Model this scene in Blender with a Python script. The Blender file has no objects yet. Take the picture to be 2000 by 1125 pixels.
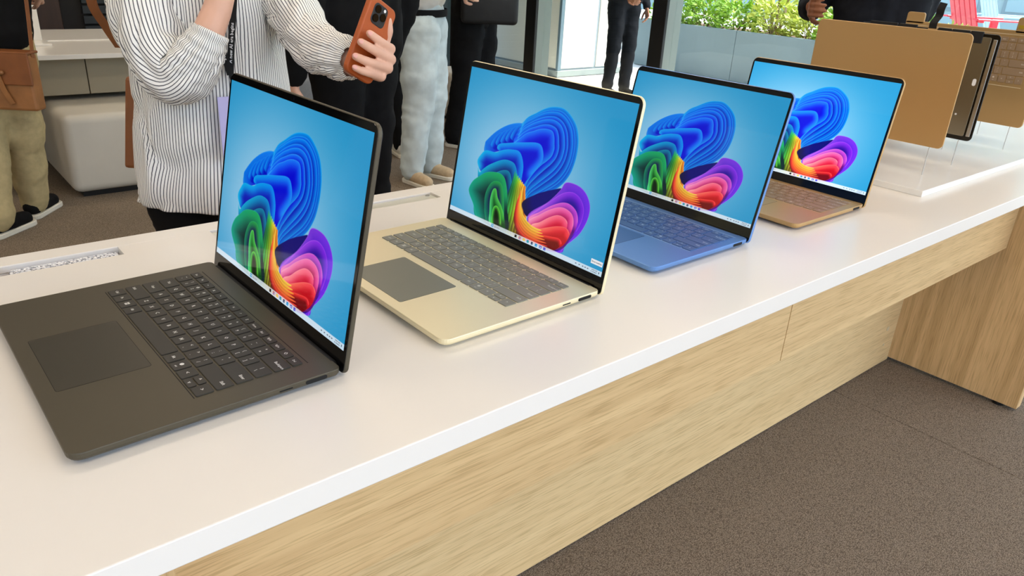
import bpy, bmesh, math, random
import numpy as np
from mathutils import Vector, Matrix, noise

random.seed(7)
SC = bpy.context.scene
COL = SC.collection
PI = math.pi

# ------------------------------------------------------------------ camera
cam_data = bpy.data.cameras.new('camera')
cam = bpy.data.objects.new('camera', cam_data)
COL.objects.link(cam)
SC.camera = cam
cam_data.sensor_width = 36.0
cam_data.lens = 36.0 * 1468.6 / 2000.0
cam_data.clip_start = 0.05
RIGHT = Vector((0.7712, -0.6346, 0.0504))
UP = Vector((0.2214, 0.3418, 0.9133))
FWD = Vector((0.5968, 0.6932, -0.4041))
mw = Matrix((RIGHT, UP, -FWD)).transposed().to_4x4()
mw.translation = Vector((-0.3144, -0.7087, 1.3036))
cam.matrix_world = mw

# ------------------------------------------------------------------ world, sun, exposure
world = bpy.data.worlds.new('world')
SC.world = world
world.use_nodes = True
wn = world.node_tree
sky = wn.nodes.new('ShaderNodeTexSky')
sky.sky_type = 'NISHITA'
sky.sun_disc = False
sky.sun_elevation = math.radians(62)
sky.sun_rotation = math.radians(130)
sky.air_density = 1.0
sky.dust_density = 2.5
bg = wn.nodes['Background']
wn.links.new(sky.outputs[0], bg.inputs[0])
bg.inputs[1].default_value = 0.9

sun_data = bpy.data.lights.new('sun', 'SUN')
sun_data.energy = 9.0
sun_data.angle = math.radians(1.0)
sun_data.color = (1.0, 0.95, 0.86)
sun = bpy.data.objects.new('sun', sun_data)
COL.objects.link(sun)
sun.rotation_euler = Vector((-0.35, 0.30, -0.89)).to_track_quat('-Z', 'Y').to_euler()
LAMP = 11.0            # radiance of the ceiling panels
SC.view_settings.view_transform = 'Standard'
SC.view_settings.look = 'None'
SC.view_settings.gamma = 1.0
SC.view_settings.use_curve_mapping = False
SC.view_settings.exposure = -0.42

# ------------------------------------------------------------------ helpers
def lin(c):
    r = []
    for v in c[:3]:
        v = v / 255.0
        r.append(v / 12.92 if v <= 0.04045 else ((v + 0.055) / 1.055) ** 2.4)
    return (r[0], r[1], r[2], 1.0)

MATS = {}
def mat(name, rgb, rough=0.5, metal=0.0, spec=0.5, var=0.0, vscale=20.0, bump=0.0, bscale=200.0, emit=None, estr=0.0, coat=0.0, stretch=None, sheen=0.0):
    if name in MATS:
        return MATS[name]
    m = bpy.data.materials.new(name)
    m.use_nodes = True
    nt = m.node_tree
    p = nt.nodes['Principled BSDF']
    p.inputs['Roughness'].default_value = rough
    p.inputs['Metallic'].default_value = metal
    p.inputs['Specular IOR Level'].default_value = spec
    p.inputs['Coat Weight'].default_value = coat
    p.inputs['Coat Roughness'].default_value = 0.08
    if sheen:
        p.inputs['Sheen Weight'].default_value = sheen
    c = lin(rgb)
    tc = nt.nodes.new('ShaderNodeTexCoord')
    vec = tc.outputs['Object']
    if stretch:
        mp = nt.nodes.new('ShaderNodeMapping')
        mp.inputs['Scale'].default_value = stretch
        nt.links.new(vec, mp.inputs[0]); vec = mp.outputs[0]
    n = nt.nodes.new('ShaderNodeTexNoise')
    n.inputs['Scale'].default_value = vscale
    n.inputs['Detail'].default_value = 4.0
    nt.links.new(vec, n.inputs['Vector'])
    r = nt.nodes.new('ShaderNodeValToRGB')
    v = max(var, 0.001)
    r.color_ramp.elements[0].position = 0.3
    r.color_ramp.elements[1].position = 0.7
    r.color_ramp.elements[0].color = (c[0] * (1 - v), c[1] * (1 - v), c[2] * (1 - v), 1)
    r.color_ramp.elements[1].color = (min(1, c[0] * (1 + v)), min(1, c[1] * (1 + v)), min(1, c[2] * (1 + v)), 1)
    nt.links.new(n.outputs['Fac'], r.inputs[0])
    nt.links.new(r.outputs[0], p.inputs['Base Color'])
    if bump:
        n2 = nt.nodes.new('ShaderNodeTexNoise')
        n2.inputs['Scale'].default_value = bscale
        n2.inputs['Detail'].default_value = 3.0
        nt.links.new(vec, n2.inputs['Vector'])
        b = nt.nodes.new('ShaderNodeBump')
        b.inputs['Strength'].default_value = bump
        b.inputs['Distance'].default_value = 0.002
        nt.links.new(n2.outputs['Fac'], b.inputs['Height'])
        nt.links.new(b.outputs[0], p.inputs['Normal'])
    if emit:
        p.inputs['Emission Color'].default_value = lin(emit)
        p.inputs['Emission Strength'].default_value = estr
    MATS[name] = m
    return m

def wood(name, axis, light=(236, 200, 144), dark=(218, 180, 126)):
    m = bpy.data.materials.new(name); m.use_nodes = True
    nt = m.node_tree; p = nt.nodes['Principled BSDF']
    p.inputs['Roughness'].default_value = 0.5
    p.inputs['Specular IOR Level'].default_value = 0.3
    tc = nt.nodes.new('ShaderNodeTexCoord')
    mp = nt.nodes.new('ShaderNodeMapping')
    s = [42.0, 42.0, 42.0]; s[axis] = 0.9
    mp.inputs['Scale'].default_value = s
    nt.links.new(tc.outputs['Object'], mp.inputs[0])
    n = nt.nodes.new('ShaderNodeTexNoise'); n.inputs['Scale'].default_value = 1.0; n.inputs['Detail'].default_value = 5.0
    n.inputs['Distortion'].default_value = 0.4
    nt.links.new(mp.outputs[0], n.inputs['Vector'])
    mp2 = nt.nodes.new('ShaderNodeMapping')
    s2 = [330.0, 330.0, 330.0]; s2[axis] = 11.0
    mp2.inputs['Scale'].default_value = s2
    nt.links.new(tc.outputs['Object'], mp2.inputs[0])
    n2 = nt.nodes.new('ShaderNodeTexNoise'); n2.inputs['Scale'].default_value = 1.0; n2.inputs['Detail'].default_value = 2.0
    nt.links.new(mp2.outputs[0], n2.inputs['Vector'])
    r = nt.nodes.new('ShaderNodeValToRGB')
    r.color_ramp.elements[0].position = 0.32; r.color_ramp.elements[1].position = 0.68
    r.color_ramp.elements[0].color = lin(dark); r.color_ramp.elements[1].color = lin(light)
    nt.links.new(n.outputs['Fac'], r.inputs[0])
    r2 = nt.nodes.new('ShaderNodeValToRGB')
    r2.color_ramp.elements[0].position = 0.35; r2.color_ramp.elements[1].position = 0.5
    r2.color_ramp.elements[0].color = (0.80, 0.77, 0.72, 1); r2.color_ramp.elements[1].color = (1, 1, 1, 1)
    nt.links.new(n2.outputs['Fac'], r2.inputs[0])
    mx = nt.nodes.new('ShaderNodeMix'); mx.data_type = 'RGBA'; mx.blend_type = 'MULTIPLY'
    mx.inputs[0].default_value = 1.0
    nt.links.new(r.outputs[0], mx.inputs[6]); nt.links.new(r2.outputs[0], mx.inputs[7])
    nt.links.new(mx.outputs[2], p.inputs['Base Color'])
    b = nt.nodes.new('ShaderNodeBump'); b.inputs['Strength'].default_value = 0.25; b.inputs['Distance'].default_value = 0.001
    nt.links.new(n2.outputs['Fac'], b.inputs['Height']); nt.links.new(b.outputs[0], p.inputs['Normal'])
    return m

def carpet_material():
    m = bpy.data.materials.new('carpet'); m.use_nodes = True
    nt = m.node_tree; p = nt.nodes['Principled BSDF']
    p.inputs['Roughness'].default_value = 0.95
    p.inputs['Specular IOR Level'].default_value = 0.1
    tc = nt.nodes.new('ShaderNodeTexCoord')
    mp = nt.nodes.new('ShaderNodeMapping'); mp.inputs['Scale'].default_value = (1.0, 2.2, 1.0)
    mp.inputs['Rotation'].default_value = (0, 0, 0.0)
    nt.links.new(tc.outputs['Object'], mp.inputs[0])
    v = nt.nodes.new('ShaderNodeTexVoronoi'); v.inputs['Scale'].default_value = 230.0
    nt.links.new(mp.outputs[0], v.inputs['Vector'])
    n = nt.nodes.new('ShaderNodeTexNoise'); n.inputs['Scale'].default_value = 260.0; n.inputs['Detail'].default_value = 3.0
    nt.links.new(mp.outputs[0], n.inputs['Vector'])
    ad = nt.nodes.new('ShaderNodeMath'); ad.operation = 'MULTIPLY_ADD'
    nt.links.new(v.outputs['Distance'], ad.inputs[0]); ad.inputs[1].default_value = -0.6
    nt.links.new(n.outputs['Fac'], ad.inputs[2])
    r = nt.nodes.new('ShaderNodeValToRGB')
    r.color_ramp.elements[0].position = 0.05; r.color_ramp.elements[1].position = 0.55
    r.color_ramp.elements[0].color = lin((104, 92, 78)); r.color_ramp.elements[1].color = lin((178, 162, 142))
    nt.links.new(ad.outputs[0], r.inputs[0])
    n3 = nt.nodes.new('ShaderNodeTexNoise'); n3.inputs['Scale'].default_value = 3.0
    nt.links.new(tc.outputs['Object'], n3.inputs['Vector'])
    nt.links.new(r.outputs[0], p.inputs['Base Color'])
    b = nt.nodes.new('ShaderNodeBump'); b.inputs['Strength'].default_value = 0.7; b.inputs['Distance'].default_value = 0.003
    nt.links.new(ad.outputs[0], b.inputs['Height']); nt.links.new(b.outputs[0], p.inputs['Normal'])
    return m

def pane_material(name, tint=(0.93, 0.97, 0.96), refl=0.05):
    m = bpy.data.materials.new(name); m.use_nodes = True
    nt = m.node_tree; nt.nodes.remove(nt.nodes['Principled BSDF'])
    t = nt.nodes.new('ShaderNodeBsdfTransparent'); t.inputs[0].default_value = (*tint, 1)
    g = nt.nodes.new('ShaderNodeBsdfGlossy'); g.inputs['Roughness'].default_value = 0.02
    mx = nt.nodes.new('ShaderNodeMixShader'); mx.inputs[0].default_value = refl
    nt.links.new(t.outputs[0], mx.inputs[1]); nt.links.new(g.outputs[0], mx.inputs[2])
    nt.links.new(mx.outputs[0], nt.nodes['Material Output'].inputs[0])
    return m

def link(name, me, m, parent=None, smooth=False, loc=None, rot=None, mx=None):
    o = bpy.data.objects.new(name, me)
    COL.objects.link(o)
    if m is not None and len(me.materials) == 0:
        for k in (m if isinstance(m, (list, tuple)) else [m]):
            me.materials.append(k)
    if parent is not None:
        o.parent = parent
    if smooth:
        me.polygons.foreach_set('use_smooth', [True] * len(me.polygons))
    if loc is not None: o.location = loc
    if rot is not None: o.rotation_euler = rot
    if mx is not None: o.matrix_local = mx
    return o

def obj(name, bm, m, parent=None, smooth=False, loc=None, rot=None, recalc=True):
    if recalc:
        bmesh.ops.recalc_face_normals(bm, faces=bm.faces)
    me = bpy.data.meshes.new(name)
    bm.to_mesh(me); bm.free()
    return link(name, me, m, parent, smooth, loc, rot)

def tag(o, label=None, cat=None, group=None, kind=None):
    if label: o['label'] = label
    if cat: o['category'] = cat
    if group: o['group'] = group
    if kind: o['kind'] = kind
    return o

def thing(name, label, cat, loc=(0, 0, 0), rotz=0.0, group=None):
    o = bpy.data.objects.new(name, None)
    COL.objects.link(o)
    o.location = loc; o.rotation_euler = (0, 0, rotz)
    o.empty_display_size = 0.05
    return tag(o, label, cat, group)

def box(bm, lo, hi, bevel=0.0, seg=2, mi=0):
    lo = Vector(lo); hi = Vector(hi)
    c = (lo + hi) / 2; s = hi - lo
    r = bmesh.ops.create_cube(bm, size=1.0, matrix=Matrix.Translation(c) @ Matrix.Diagonal((s.x, s.y, s.z, 1)))
    if bevel:
        es = list({e for v in r['verts'] for e in v.link_edges})
        bmesh.ops.bevel(bm, geom=es, offset=bevel, segments=seg, affect='EDGES', profile=0.5)
    if mi:
        for f in bm.faces:
            if f.material_index == 0: f.material_index = mi

def boxo(name, lo, hi, m, parent=None, bevel=0.0, seg=2, smooth=False):
    bm = bmesh.new(); box(bm, lo, hi, bevel, seg)
    return obj(name, bm, m, parent, smooth)

def cyl(bm, p0, p1, r0, r1=None, seg=12, cap=True):
    p0 = Vector(p0); p1 = Vector(p1)
    r1 = r0 if r1 is None else r1
    d = p1 - p0
    q = d.to_track_quat('Z', 'Y').to_matrix().to_4x4()
    bmesh.ops.create_cone(bm, cap_ends=cap, segments=seg, radius1=r0, radius2=r1, depth=d.length,
                          matrix=Matrix.Translation((p0 + p1) / 2) @ q)

def rrect(w, d, r, seg=5):
    """rounded rectangle outline centred on 0, counter-clockwise"""
    if not isinstance(r, (list, tuple)): r = [r] * 4
    pts = []
    for (sx, sy, a0, rr) in ((1, 1, 0, r[0]), (-1, 1, 90, r[1]), (-1, -1, 180, r[2]), (1, -1, 270, r[3])):
        cx, cy = sx * (w / 2 - rr), sy * (d / 2 - rr)
        for i in range(seg + 1):
            a = math.radians(a0 + 90.0 * i / seg)
            pts.append((cx + rr * math.cos(a), cy + rr * math.sin(a)))
    return pts

def rslab(bm, w, d, r, profile, seg=5, centre=(0, 0), mx=None):
    """slab with a rounded-rectangle plan; profile = [(inset, z)] from bottom to top"""
    rings = []
    for ins, z in profile:
        rr = [max(k - ins, 0.0002) for k in (r if isinstance(r, (list, tuple)) else [r] * 4)]
        pts = rrect(w - 2 * ins, d - 2 * ins, rr, seg)
        rings.append([bm.verts.new((centre[0] + x, centre[1] + y, z)) for x, y in pts])
    n = len(rings[0])
    faces = []
    for a, b in zip(rings[:-1], rings[1:]):
        for i in range(n):
            faces.append(bm.faces.new((a[i], a[(i + 1) % n], b[(i + 1) % n], b[i])))
    faces.append(bm.faces.new(list(reversed(rings[0]))))
    faces.append(bm.faces.new(rings[-1]))
    if mx is not None:
        bmesh.ops.transform(bm, matrix=mx, verts=[v for g in rings for v in g])
    return faces

def round_prof(z0, z1, r, n=3):
    out = []
    for i in range(n + 1):
        a = PI / 2 * i / n
        out.append((r * (1 - math.sin(a)), z0 + r * (1 - math.cos(a))))
    for i in range(n + 1):
        a = PI / 2 * i / n
        out.append((r * (1 - math.cos(a)), z1 - r * (1 - math.sin(a))))
    return out

def capsule(bm, p0, p1, r0, r1=None, seg=12, squash=None):
    """closed tapered tube with rounded ends"""
    p0 = Vector(p0); p1 = Vector(p1)
    r1 = r0 if r1 is None else r1
    d = p1 - p0
    L = max(d.length, 1e-5)
    q = d.to_track_quat('Z', 'Y').to_matrix() if d.length > 1e-5 else Matrix.Identity(3)
    rings = []
    prof = []
    for i in range(1, 4):
        a = PI / 2 * i / 3
        prof.append((r0 * math.sin(a), -r0 * math.cos(a)))
    for i in range(0, 3):
        a = PI / 2 * i / 3
        prof.append((r1 * math.cos(a), L + r1 * math.sin(a)))
    vs = []
    for rr, z in prof:
        vs.append([bm.verts.new(p0 + q @ Vector((rr * math.cos(2 * PI * k / seg), rr * math.sin(2 * PI * k / seg), z))) for k in range(seg)])
    b = bm.verts.new(p0 + q @ Vector((0, 0, -r0))); t = bm.verts.new(p0 + q @ Vector((0, 0, L + r1)))
    for a, c in zip(vs[:-1], vs[1:]):
        for k in range(seg):
            bm.faces.new((a[k], a[(k + 1) % seg], c[(k + 1) % seg], c[k]))
    for k in range(seg):
        bm.faces.new((b, vs[0][(k + 1) % seg], vs[0][k]))
        bm.faces.new((t, vs[-1][k], vs[-1][(k + 1) % seg]))

def ellipsoid(bm, c, r, seg=16):
    bmesh.ops.create_uvsphere(bm, u_segments=seg, v_segments=seg // 2, radius=1.0,
                              matrix=Matrix.Translation(c) @ Matrix.Diagonal((r[0], r[1], r[2], 1)))

def organic(name, prims, voxel, m, parent=None, smooth_it=6, folds=0.0, ffreq=(9, 9, 9), extra=None):
    """union of capsules ('c') and ellipsoids ('e'), remeshed into one continuous skin"""
    bm = bmesh.new()
    for p in prims:
        if p[0] == 'c': capsule(bm, *p[1:])
        else: ellipsoid(bm, *p[1:])
    bmesh.ops.recalc_face_normals(bm, faces=bm.faces)
    me = bpy.data.meshes.new('tmp'); bm.to_mesh(me); bm.free()
    t = bpy.data.objects.new('tmp', me); COL.objects.link(t)
    md = t.modifiers.new('r', 'REMESH'); md.mode = 'VOXEL'; md.voxel_size = voxel
    if smooth_it:
        sm = t.modifiers.new('s', 'SMOOTH'); sm.iterations = smooth_it; sm.factor = 0.5
    dg = bpy.context.evaluated_depsgraph_get()
    out = bpy.data.meshes.new_from_object(t.evaluated_get(dg))
    bpy.data.objects.remove(t); bpy.data.meshes.remove(me)
    out.name = name
    if folds:
        nv = len(out.vertices)
        co = np.empty(nv * 3); out.vertices.foreach_get('co', co)
        no = np.empty(nv * 3); out.vertices.foreach_get('normal', no)
        co = co.reshape(-1, 3); no = no.reshape(-1, 3)
        off = random.uniform(0, 50)
        h = np.array([noise.noise(Vector((p[0] * ffreq[0] + off, p[1] * ffreq[1], p[2] * ffreq[2]))) - 0.7 * abs(noise.noise(Vector((p[0] * ffreq[0] * 2 + p[2] * 6, p[1] * ffreq[1] * 2 + off, p[2] * ffreq[2] * 2)))) for p in co])
        co += no * (h * folds)[:, None]
        out.vertices.foreach_set('co', co.ravel())
    return link(name, out, m, parent, smooth=True)

def catmull(pts, n=8, closed=False):
    P = [np.array(p, float) for p in pts]
    out = []
    N = len(P)
    rng = range(N) if closed else range(N - 1)
    for i in rng:
        p0 = P[(i - 1) % N] if closed or i > 0 else 2 * P[0] - P[1]
        p1 = P[i]; p2 = P[(i + 1) % N]
        p3 = P[(i + 2) % N] if closed or i + 2 < N else 2 * P[-1] - P[-2]
        for k in range(n):
            t = k / n
            out.append(0.5 * ((2 * p1) + (-p0 + p2) * t + (2 * p0 - 5 * p1 + 4 * p2 - p3) * t * t + (-p0 + 3 * p1 - 3 * p2 + p3) * t ** 3))
    if not closed: out.append(P[-1])
    return out

def loft(name, path, m, parent, nseg=64, disp=None, n=10, circ=None, close_ends=False, ref=Vector((0, 0, 1)), solid=0.0):
    """tube through path [(x,y,z,ra[,rb])] with UVs in metres"""
    pts = catmull([(p[0], p[1], p[2], p[3], p[4] if len(p) > 4 else p[3]) for p in path], n)
    C = [Vector(p[:3]) for p in pts]
    bm = bmesh.new(); uvl = bm.loops.layers.uv.new('UVMap')
    rings = []; length = [0.0]
    for a, b in zip(C[:-1], C[1:]): length.append(length[-1] + (b - a).length)
    X = None
    for i, p in enumerate(pts):
        t = (C[min(i + 1, len(C) - 1)] - C[max(i - 1, 0)]).normalized()
        if X is None:
            X = ref.cross(t)
            if X.length < 1e-3: X = Vector((1, 0, 0))
        X = (X - t * X.dot(t)).normalized()
        Y = t.cross(X)
        ring = []
        for k in range(nseg):
            th = 2 * PI * k / nseg
            ra, rb = p[3], p[4]
            f = 1.0 + (disp(th, length[i], length[i] / length[-1] if length[-1] else 0) if disp else 0)
            f = 1.0 + (disp(th, length[i], i / (len(pts) - 1)) if disp else 0.0)
            ring.append(bm.verts.new(C[i] + (X * math.cos(th) * ra + Y * math.sin(th) * rb) * f))
        rings.append(ring)
    cc = circ if circ else 2 * PI * sum(p[3] for p in pts) / len(pts)
    for i in range(len(rings) - 1):
        for k in range(nseg):
            f = bm.faces.new((rings[i][k], rings[i][(k + 1) % nseg], rings[i + 1][(k + 1) % nseg], rings[i + 1][k]))
            for lp, (kk, ii) in zip(f.loops, ((k, i), (k + 1, i), (k + 1, i + 1), (k, i + 1))):
                lp[uvl].uv = (kk / nseg * cc, length[ii])
    if close_ends:
        bm.faces.new(list(reversed(rings[0]))); bm.faces.new(rings[-1])
    o = obj(name, bm, m, parent, smooth=True)
    if solid:
        s = o.modifiers.new('thick', 'SOLIDIFY'); s.thickness = solid; s.offset = -1
    return o

def ribbon(name, pts, width_dir, w, t, m, parent=None, n=8):
    """strap of width w and thickness t through pts"""
    P = [Vector(p) for p in catmull(pts, n)]
    wd = Vector(width_dir).normalized()
    bm = bmesh.new(); rows = []
    for i, p in enumerate(P):
        tg = (P[min(i + 1, len(P) - 1)] - P[max(i - 1, 0)]).normalized()
        a = (wd - tg * wd.dot(tg)).normalized(); nn = tg.cross(a)
        rows.append([bm.verts.new(p + a * sx * w / 2 + nn * sy * t / 2) for sx, sy in ((-1, -1), (1, -1), (1, 1), (-1, 1))])
    for a, b in zip(rows[:-1], rows[1:]):
        for k in range(4):
            bm.faces.new((a[k], a[(k + 1) % 4], b[(k + 1) % 4], b[k]))
    bm.faces.new(rows[0][::-1]); bm.faces.new(rows[-1])
    return obj(name, bm, m, parent)

TEXT_CACHE = {}
def text_polys(s, size, ax='CENTER'):
    key = (s, size, ax)
    if key not in TEXT_CACHE:
        cu = bpy.data.curves.new('txt', 'FONT'); cu.body = s; cu.size = size
        cu.align_x = ax; cu.align_y = 'CENTER'; cu.resolution_u = 1; cu.offset = size * 0.022
        o = bpy.data.objects.new('txt', cu); COL.objects.link(o)
        dg = bpy.context.evaluated_depsgraph_get()
        me = bpy.data.meshes.new_from_object(o.evaluated_get(dg))
        TEXT_CACHE[key] = ([tuple(v.co) for v in me.vertices], [tuple(p.vertices) for p in me.polygons])
        bpy.data.objects.remove(o); bpy.data.curves.remove(cu); bpy.data.meshes.remove(me)
    return TEXT_CACHE[key]

def add_text(bm, s, size, pos, mi=1, mx=None, ax='CENTER'):
    vs, fs = text_polys(s, size, ax)
    nv = []
    for v in vs:
        p = Vector((v[0], v[1], 0)) + Vector((0, 0, 0))
        p = (mx @ p) if mx is not None else p + Vector(pos)
        nv.append(bm.verts.new(p))
    for f in fs:
        try:
            fc = bm.faces.new([nv[i] for i in f]); fc.material_index = mi
        except ValueError:
            pass

# ------------------------------------------------------------------ materials
M_carpet = carpet_material()
M_white = mat('white_laminate', (238, 233, 224), rough=0.26, spec=0.5)
M_white_side = mat('white_laminate_edge', (238, 236, 234), rough=0.4)
M_oak_x = wood('oak_long_grain', 0)
M_oak_panel = wood('oak_panel_smooth', 0, (240, 206, 150), (228, 192, 136))
M_oak_z = wood('oak_upright_grain', 2, (232, 194, 140), (206, 168, 116))
M_ceiling = mat('ceiling_paint', (235, 233, 228), rough=0.9)
M_darkwall = mat('dark_wall', (34, 30, 27), rough=0.8, var=0.1, vscale=3)
M_slat = mat('charcoal_slat', (40, 44, 46), rough=0.5)
M_brown = mat('dark_walnut', (62, 40, 28), rough=0.5, var=0.25, vscale=6, stretch=(4, 4, 0.4))
M_black = mat('black_metal', (14, 15, 16), rough=0.45)
M_greymetal = mat('grey_metal', (112, 120, 116), rough=0.45, metal=0.3)
M_pane = pane_material('window_glass')
M_pave = mat('pale_paving', (214, 212, 206), rough=0.9, var=0.05, vscale=2)
M_planter = mat('planter_panel', (126, 142, 146), rough=0.6, var=0.06, vscale=1.5)
M_soil = mat('soil', (120, 96, 78), rough=1.0, var=0.4, vscale=15, bump=0.6, bscale=30)
M_panelwarm = mat('frosted_panel', (236, 230, 214), rough=0.35)
M_bluemetal = mat('blue_grey_metal', (120, 140, 150), rough=0.4, metal=0.3)
M_steel = mat('steel', (190, 190, 188), rough=0.3, metal=1.0)
TH = 0.92

# ------------------------------------------------------------------ room shell
fl = tag(boxo('floor', (-5, -4, -0.12), (5.2, 7.6, -0.008), M_soil), kind='structure')
fl.data.materials.clear(); fl.data.materials.append(mat('screed', (70, 66, 60), rough=0.95))
for x0, x1 in ((-5, -2.012), (-2.012, 1.988), (1.988, 5.2)):
    boxo('carpet_strip', (x0 + 0.0012, -4, -0.008), (x1 - 0.0012, 7.6, 0.0), M_carpet, fl, bevel=0.002, seg=1)
tag(boxo('ceiling', (-5, -4, 3.2), (5.6, 7.6, 3.35), M_ceiling), kind='structure')
wb = tag(boxo('wall_back', (-5, 7.6, -0.1), (5.45, 7.75, 3.2), M_darkwall), kind='structure')
bm0 = bmesh.new(); box(bm0, (-1.85, -0.02, -0.037), (1.85, 0.02, 0.037), 0.004, 1)
bmesh.ops.recalc_face_normals(bm0, faces=bm0.faces)
sl = bpy.data.meshes.new('slat'); bm0.to_mesh(sl); bm0.free(); sl.materials.append(M_slat)
for i in range(34):
    link('slat', sl, None, wb, loc=(3.2, 7.575, 0.1 + i * 0.09))
for i in range(5):
    boxo('wall_panel', (-1.55 + i * 0.55, 7.55, 0.0), (-1.03 + i * 0.55, 7.6, 3.1), M_brown, wb, bevel=0.006, seg=1)
tag(boxo('wall_left', (-5.15, -4, -0.1), (-5, 7.75, 3.2), M_ceiling), kind='structure')

# glass front towards the street: posts black in front, grey behind: daylight on their side put into the colour, panes between them
POSTS = [7.02, 5.64, 3.91, 2.16, 0.42, -1.32, -3.06]
for i in range(len(POSTS) - 1):
    y1, y0 = POSTS[i], POSTS[i + 1]
    w = bpy.data.objects.new('window_%d' % (i + 1), None); COL.objects.link(w); tag(w, kind='structure')
    boxo('post_dark_front', (5.2, y1 - 0.08, 0.0), (5.235, y1 + 0.08, 3.2), M_black, w, bevel=0.004, seg=1)
    boxo('post', (5.235, y1 - 0.075, 0.0), (5.43, y1 + 0.075, 3.2), M_greymetal, w, bevel=0.004, seg=1)
    boxo('bottom_rail', (5.28, y0 + 0.075, 0.0), (5.40, y1 - 0.075, 0.07), M_greymetal, w, bevel=0.003, seg=1)
    boxo('pane', (5.330, y0 + 0.075, 0.07), (5.342, y1 - 0.075, 3.2), M_pane, w)
w = bpy.data.objects.new('door_1', None); COL.objects.link(w); tag(w, kind='structure')
for yy in (7.28, 7.50):
    boxo('door_post', (5.22, yy - 0.03, 0), (5.33, yy + 0.03, 3.2), M_bluemetal, w, bevel=0.004, seg=1)
boxo('pane', (5.27, 7.1, 0.07), (5.28, 7.59, 3.2), M_pane, w)

# ceiling lamps
M_diff = mat('lamp_diffuser', (255, 238, 214), rough=0.6, emit=(255, 236, 212), estr=LAMP)
for i, (x, y) in enumerate([(-2.2, -1.2), (0.6, -1.6), (3.2, -1.2), (-2.2, 1.6), (0.6, 1.4), (3.2, 1.6), (-2.0, 4.4), (1.6, 4.4)]):
    t = thing('ceiling_light', 'long white ceiling lamp panel above the display table', 'lamp', (x, y, 3.2), 0, 'ceiling lamp panels')
    boxo('housing', (-0.92, -0.22, -0.05), (0.92, 0.22, 0.0), M_white_side, t, bevel=0.004, seg=1)
    boxo('diffuser', (-0.9, -0.2, -0.056), (0.9, 0.2, -0.05), M_diff, t)

# ------------------------------------------------------------------ outdoors
tag(boxo('pavement', (5.2, -30, -0.15), (60, 40, -0.006), M_pave), kind='structure')
tag(boxo('street_ground', (-40, -40, -0.3), (60, 60, -0.16), mat('asphalt', (120, 120, 118), rough=0.95, var=0.1)), kind='structure')
pl = thing('planter', 'long low grey planter wall outside the window, filled with soil', 'planter', (8.0, 0, 0))
for i in range(8):
    y0 = 6.6 - 1.6 * i
    boxo('panel', (0, y0 - 1.595, 0), (0.05, y0, 0.60), M_planter, pl, bevel=0.004, seg=1)
boxo('soil', (0.05, -6.2, 0.0), (1.3, 6.6, 0.53), M_soil, pl)
boxo('end_panel', (0.05, 6.6, 0.0), (1.3, 6.65, 0.60), M_planter, pl)
tag(boxo('terrace', (9.3, -12, -0.005), (17.5, 12, 0.28), M_pave), kind='structure')

b = thing('building_corner', 'white panelled building corner standing outside behind the glass', 'building', (6.04, 6.06, 0))
boxo('core', (0.01, 0.01, 0), (1.05, 3.0, 4.0), mat('corner_core', (150, 160, 165), rough=0.6), b)
boxo('base_course', (-0.03, -0.03, 0), (1.06, 3.0, 0.07), mat('corner_base', (150, 158, 154), rough=0.6), b, bevel=0.004, seg=1)
for y0, y1 in ((0.03, 0.50), (0.56, 1.2), (1.26, 1.9), (1.96, 2.9)):
    boxo('cladding_panel', (0.0, y0, 0.09), (0.02, y1, 4.0), M_panelwarm, b, bevel=0.003, seg=1)
for x0, x1 in ((0.05, 0.60), (0.64, 1.04)):
    boxo('cladding_panel', (x0, 0.0, 0.09), (x1, 0.02, 4.0), M_panelwarm, b, bevel=0.003, seg=1)
boxo('corner_strip', (-0.012, -0.012, 0.07), (0.042, 0.028, 4.0), M_bluemetal, b, bevel=0.003, seg=1)

b = thing('office_building', 'pale teal office building far beyond the planter and terrace', 'building', (17.6, 0, 0))
boxo('wall', (0, -14, 0.0), (0.6, 22, 7.0), mat('pale_teal_wall', (186, 206, 200), rough=0.7, var=0.04, vscale=1), b)
bm0 = bmesh.new(); box(bm0, (-0.03, -0.75, -0.9), (0.03, 0.75, 0.9), 0.0)
wf = bpy.data.meshes.new('window'); bm0.to_mesh(wf); bm0.free(); wf.materials.append(mat('facade_frame', (150, 168, 168), rough=0.5))
bm0 = bmesh.new(); box(bm0, (-0.04, -0.68, -0.83), (0.0, 0.68, 0.83), 0.0)
wp = bpy.data.meshes.new('pane'); bm0.to_mesh(wp); bm0.free(); wp.materials.append(mat('facade_glass', (176, 204, 204), rough=0.1, spec=0.8))
for i in range(16):
    for z in (1.6, 3.9):
        o = link('window', wf, None, b, loc=(0.0, -10.5 + i * 1.9, z)); link('pane', wp, None, o)

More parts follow.
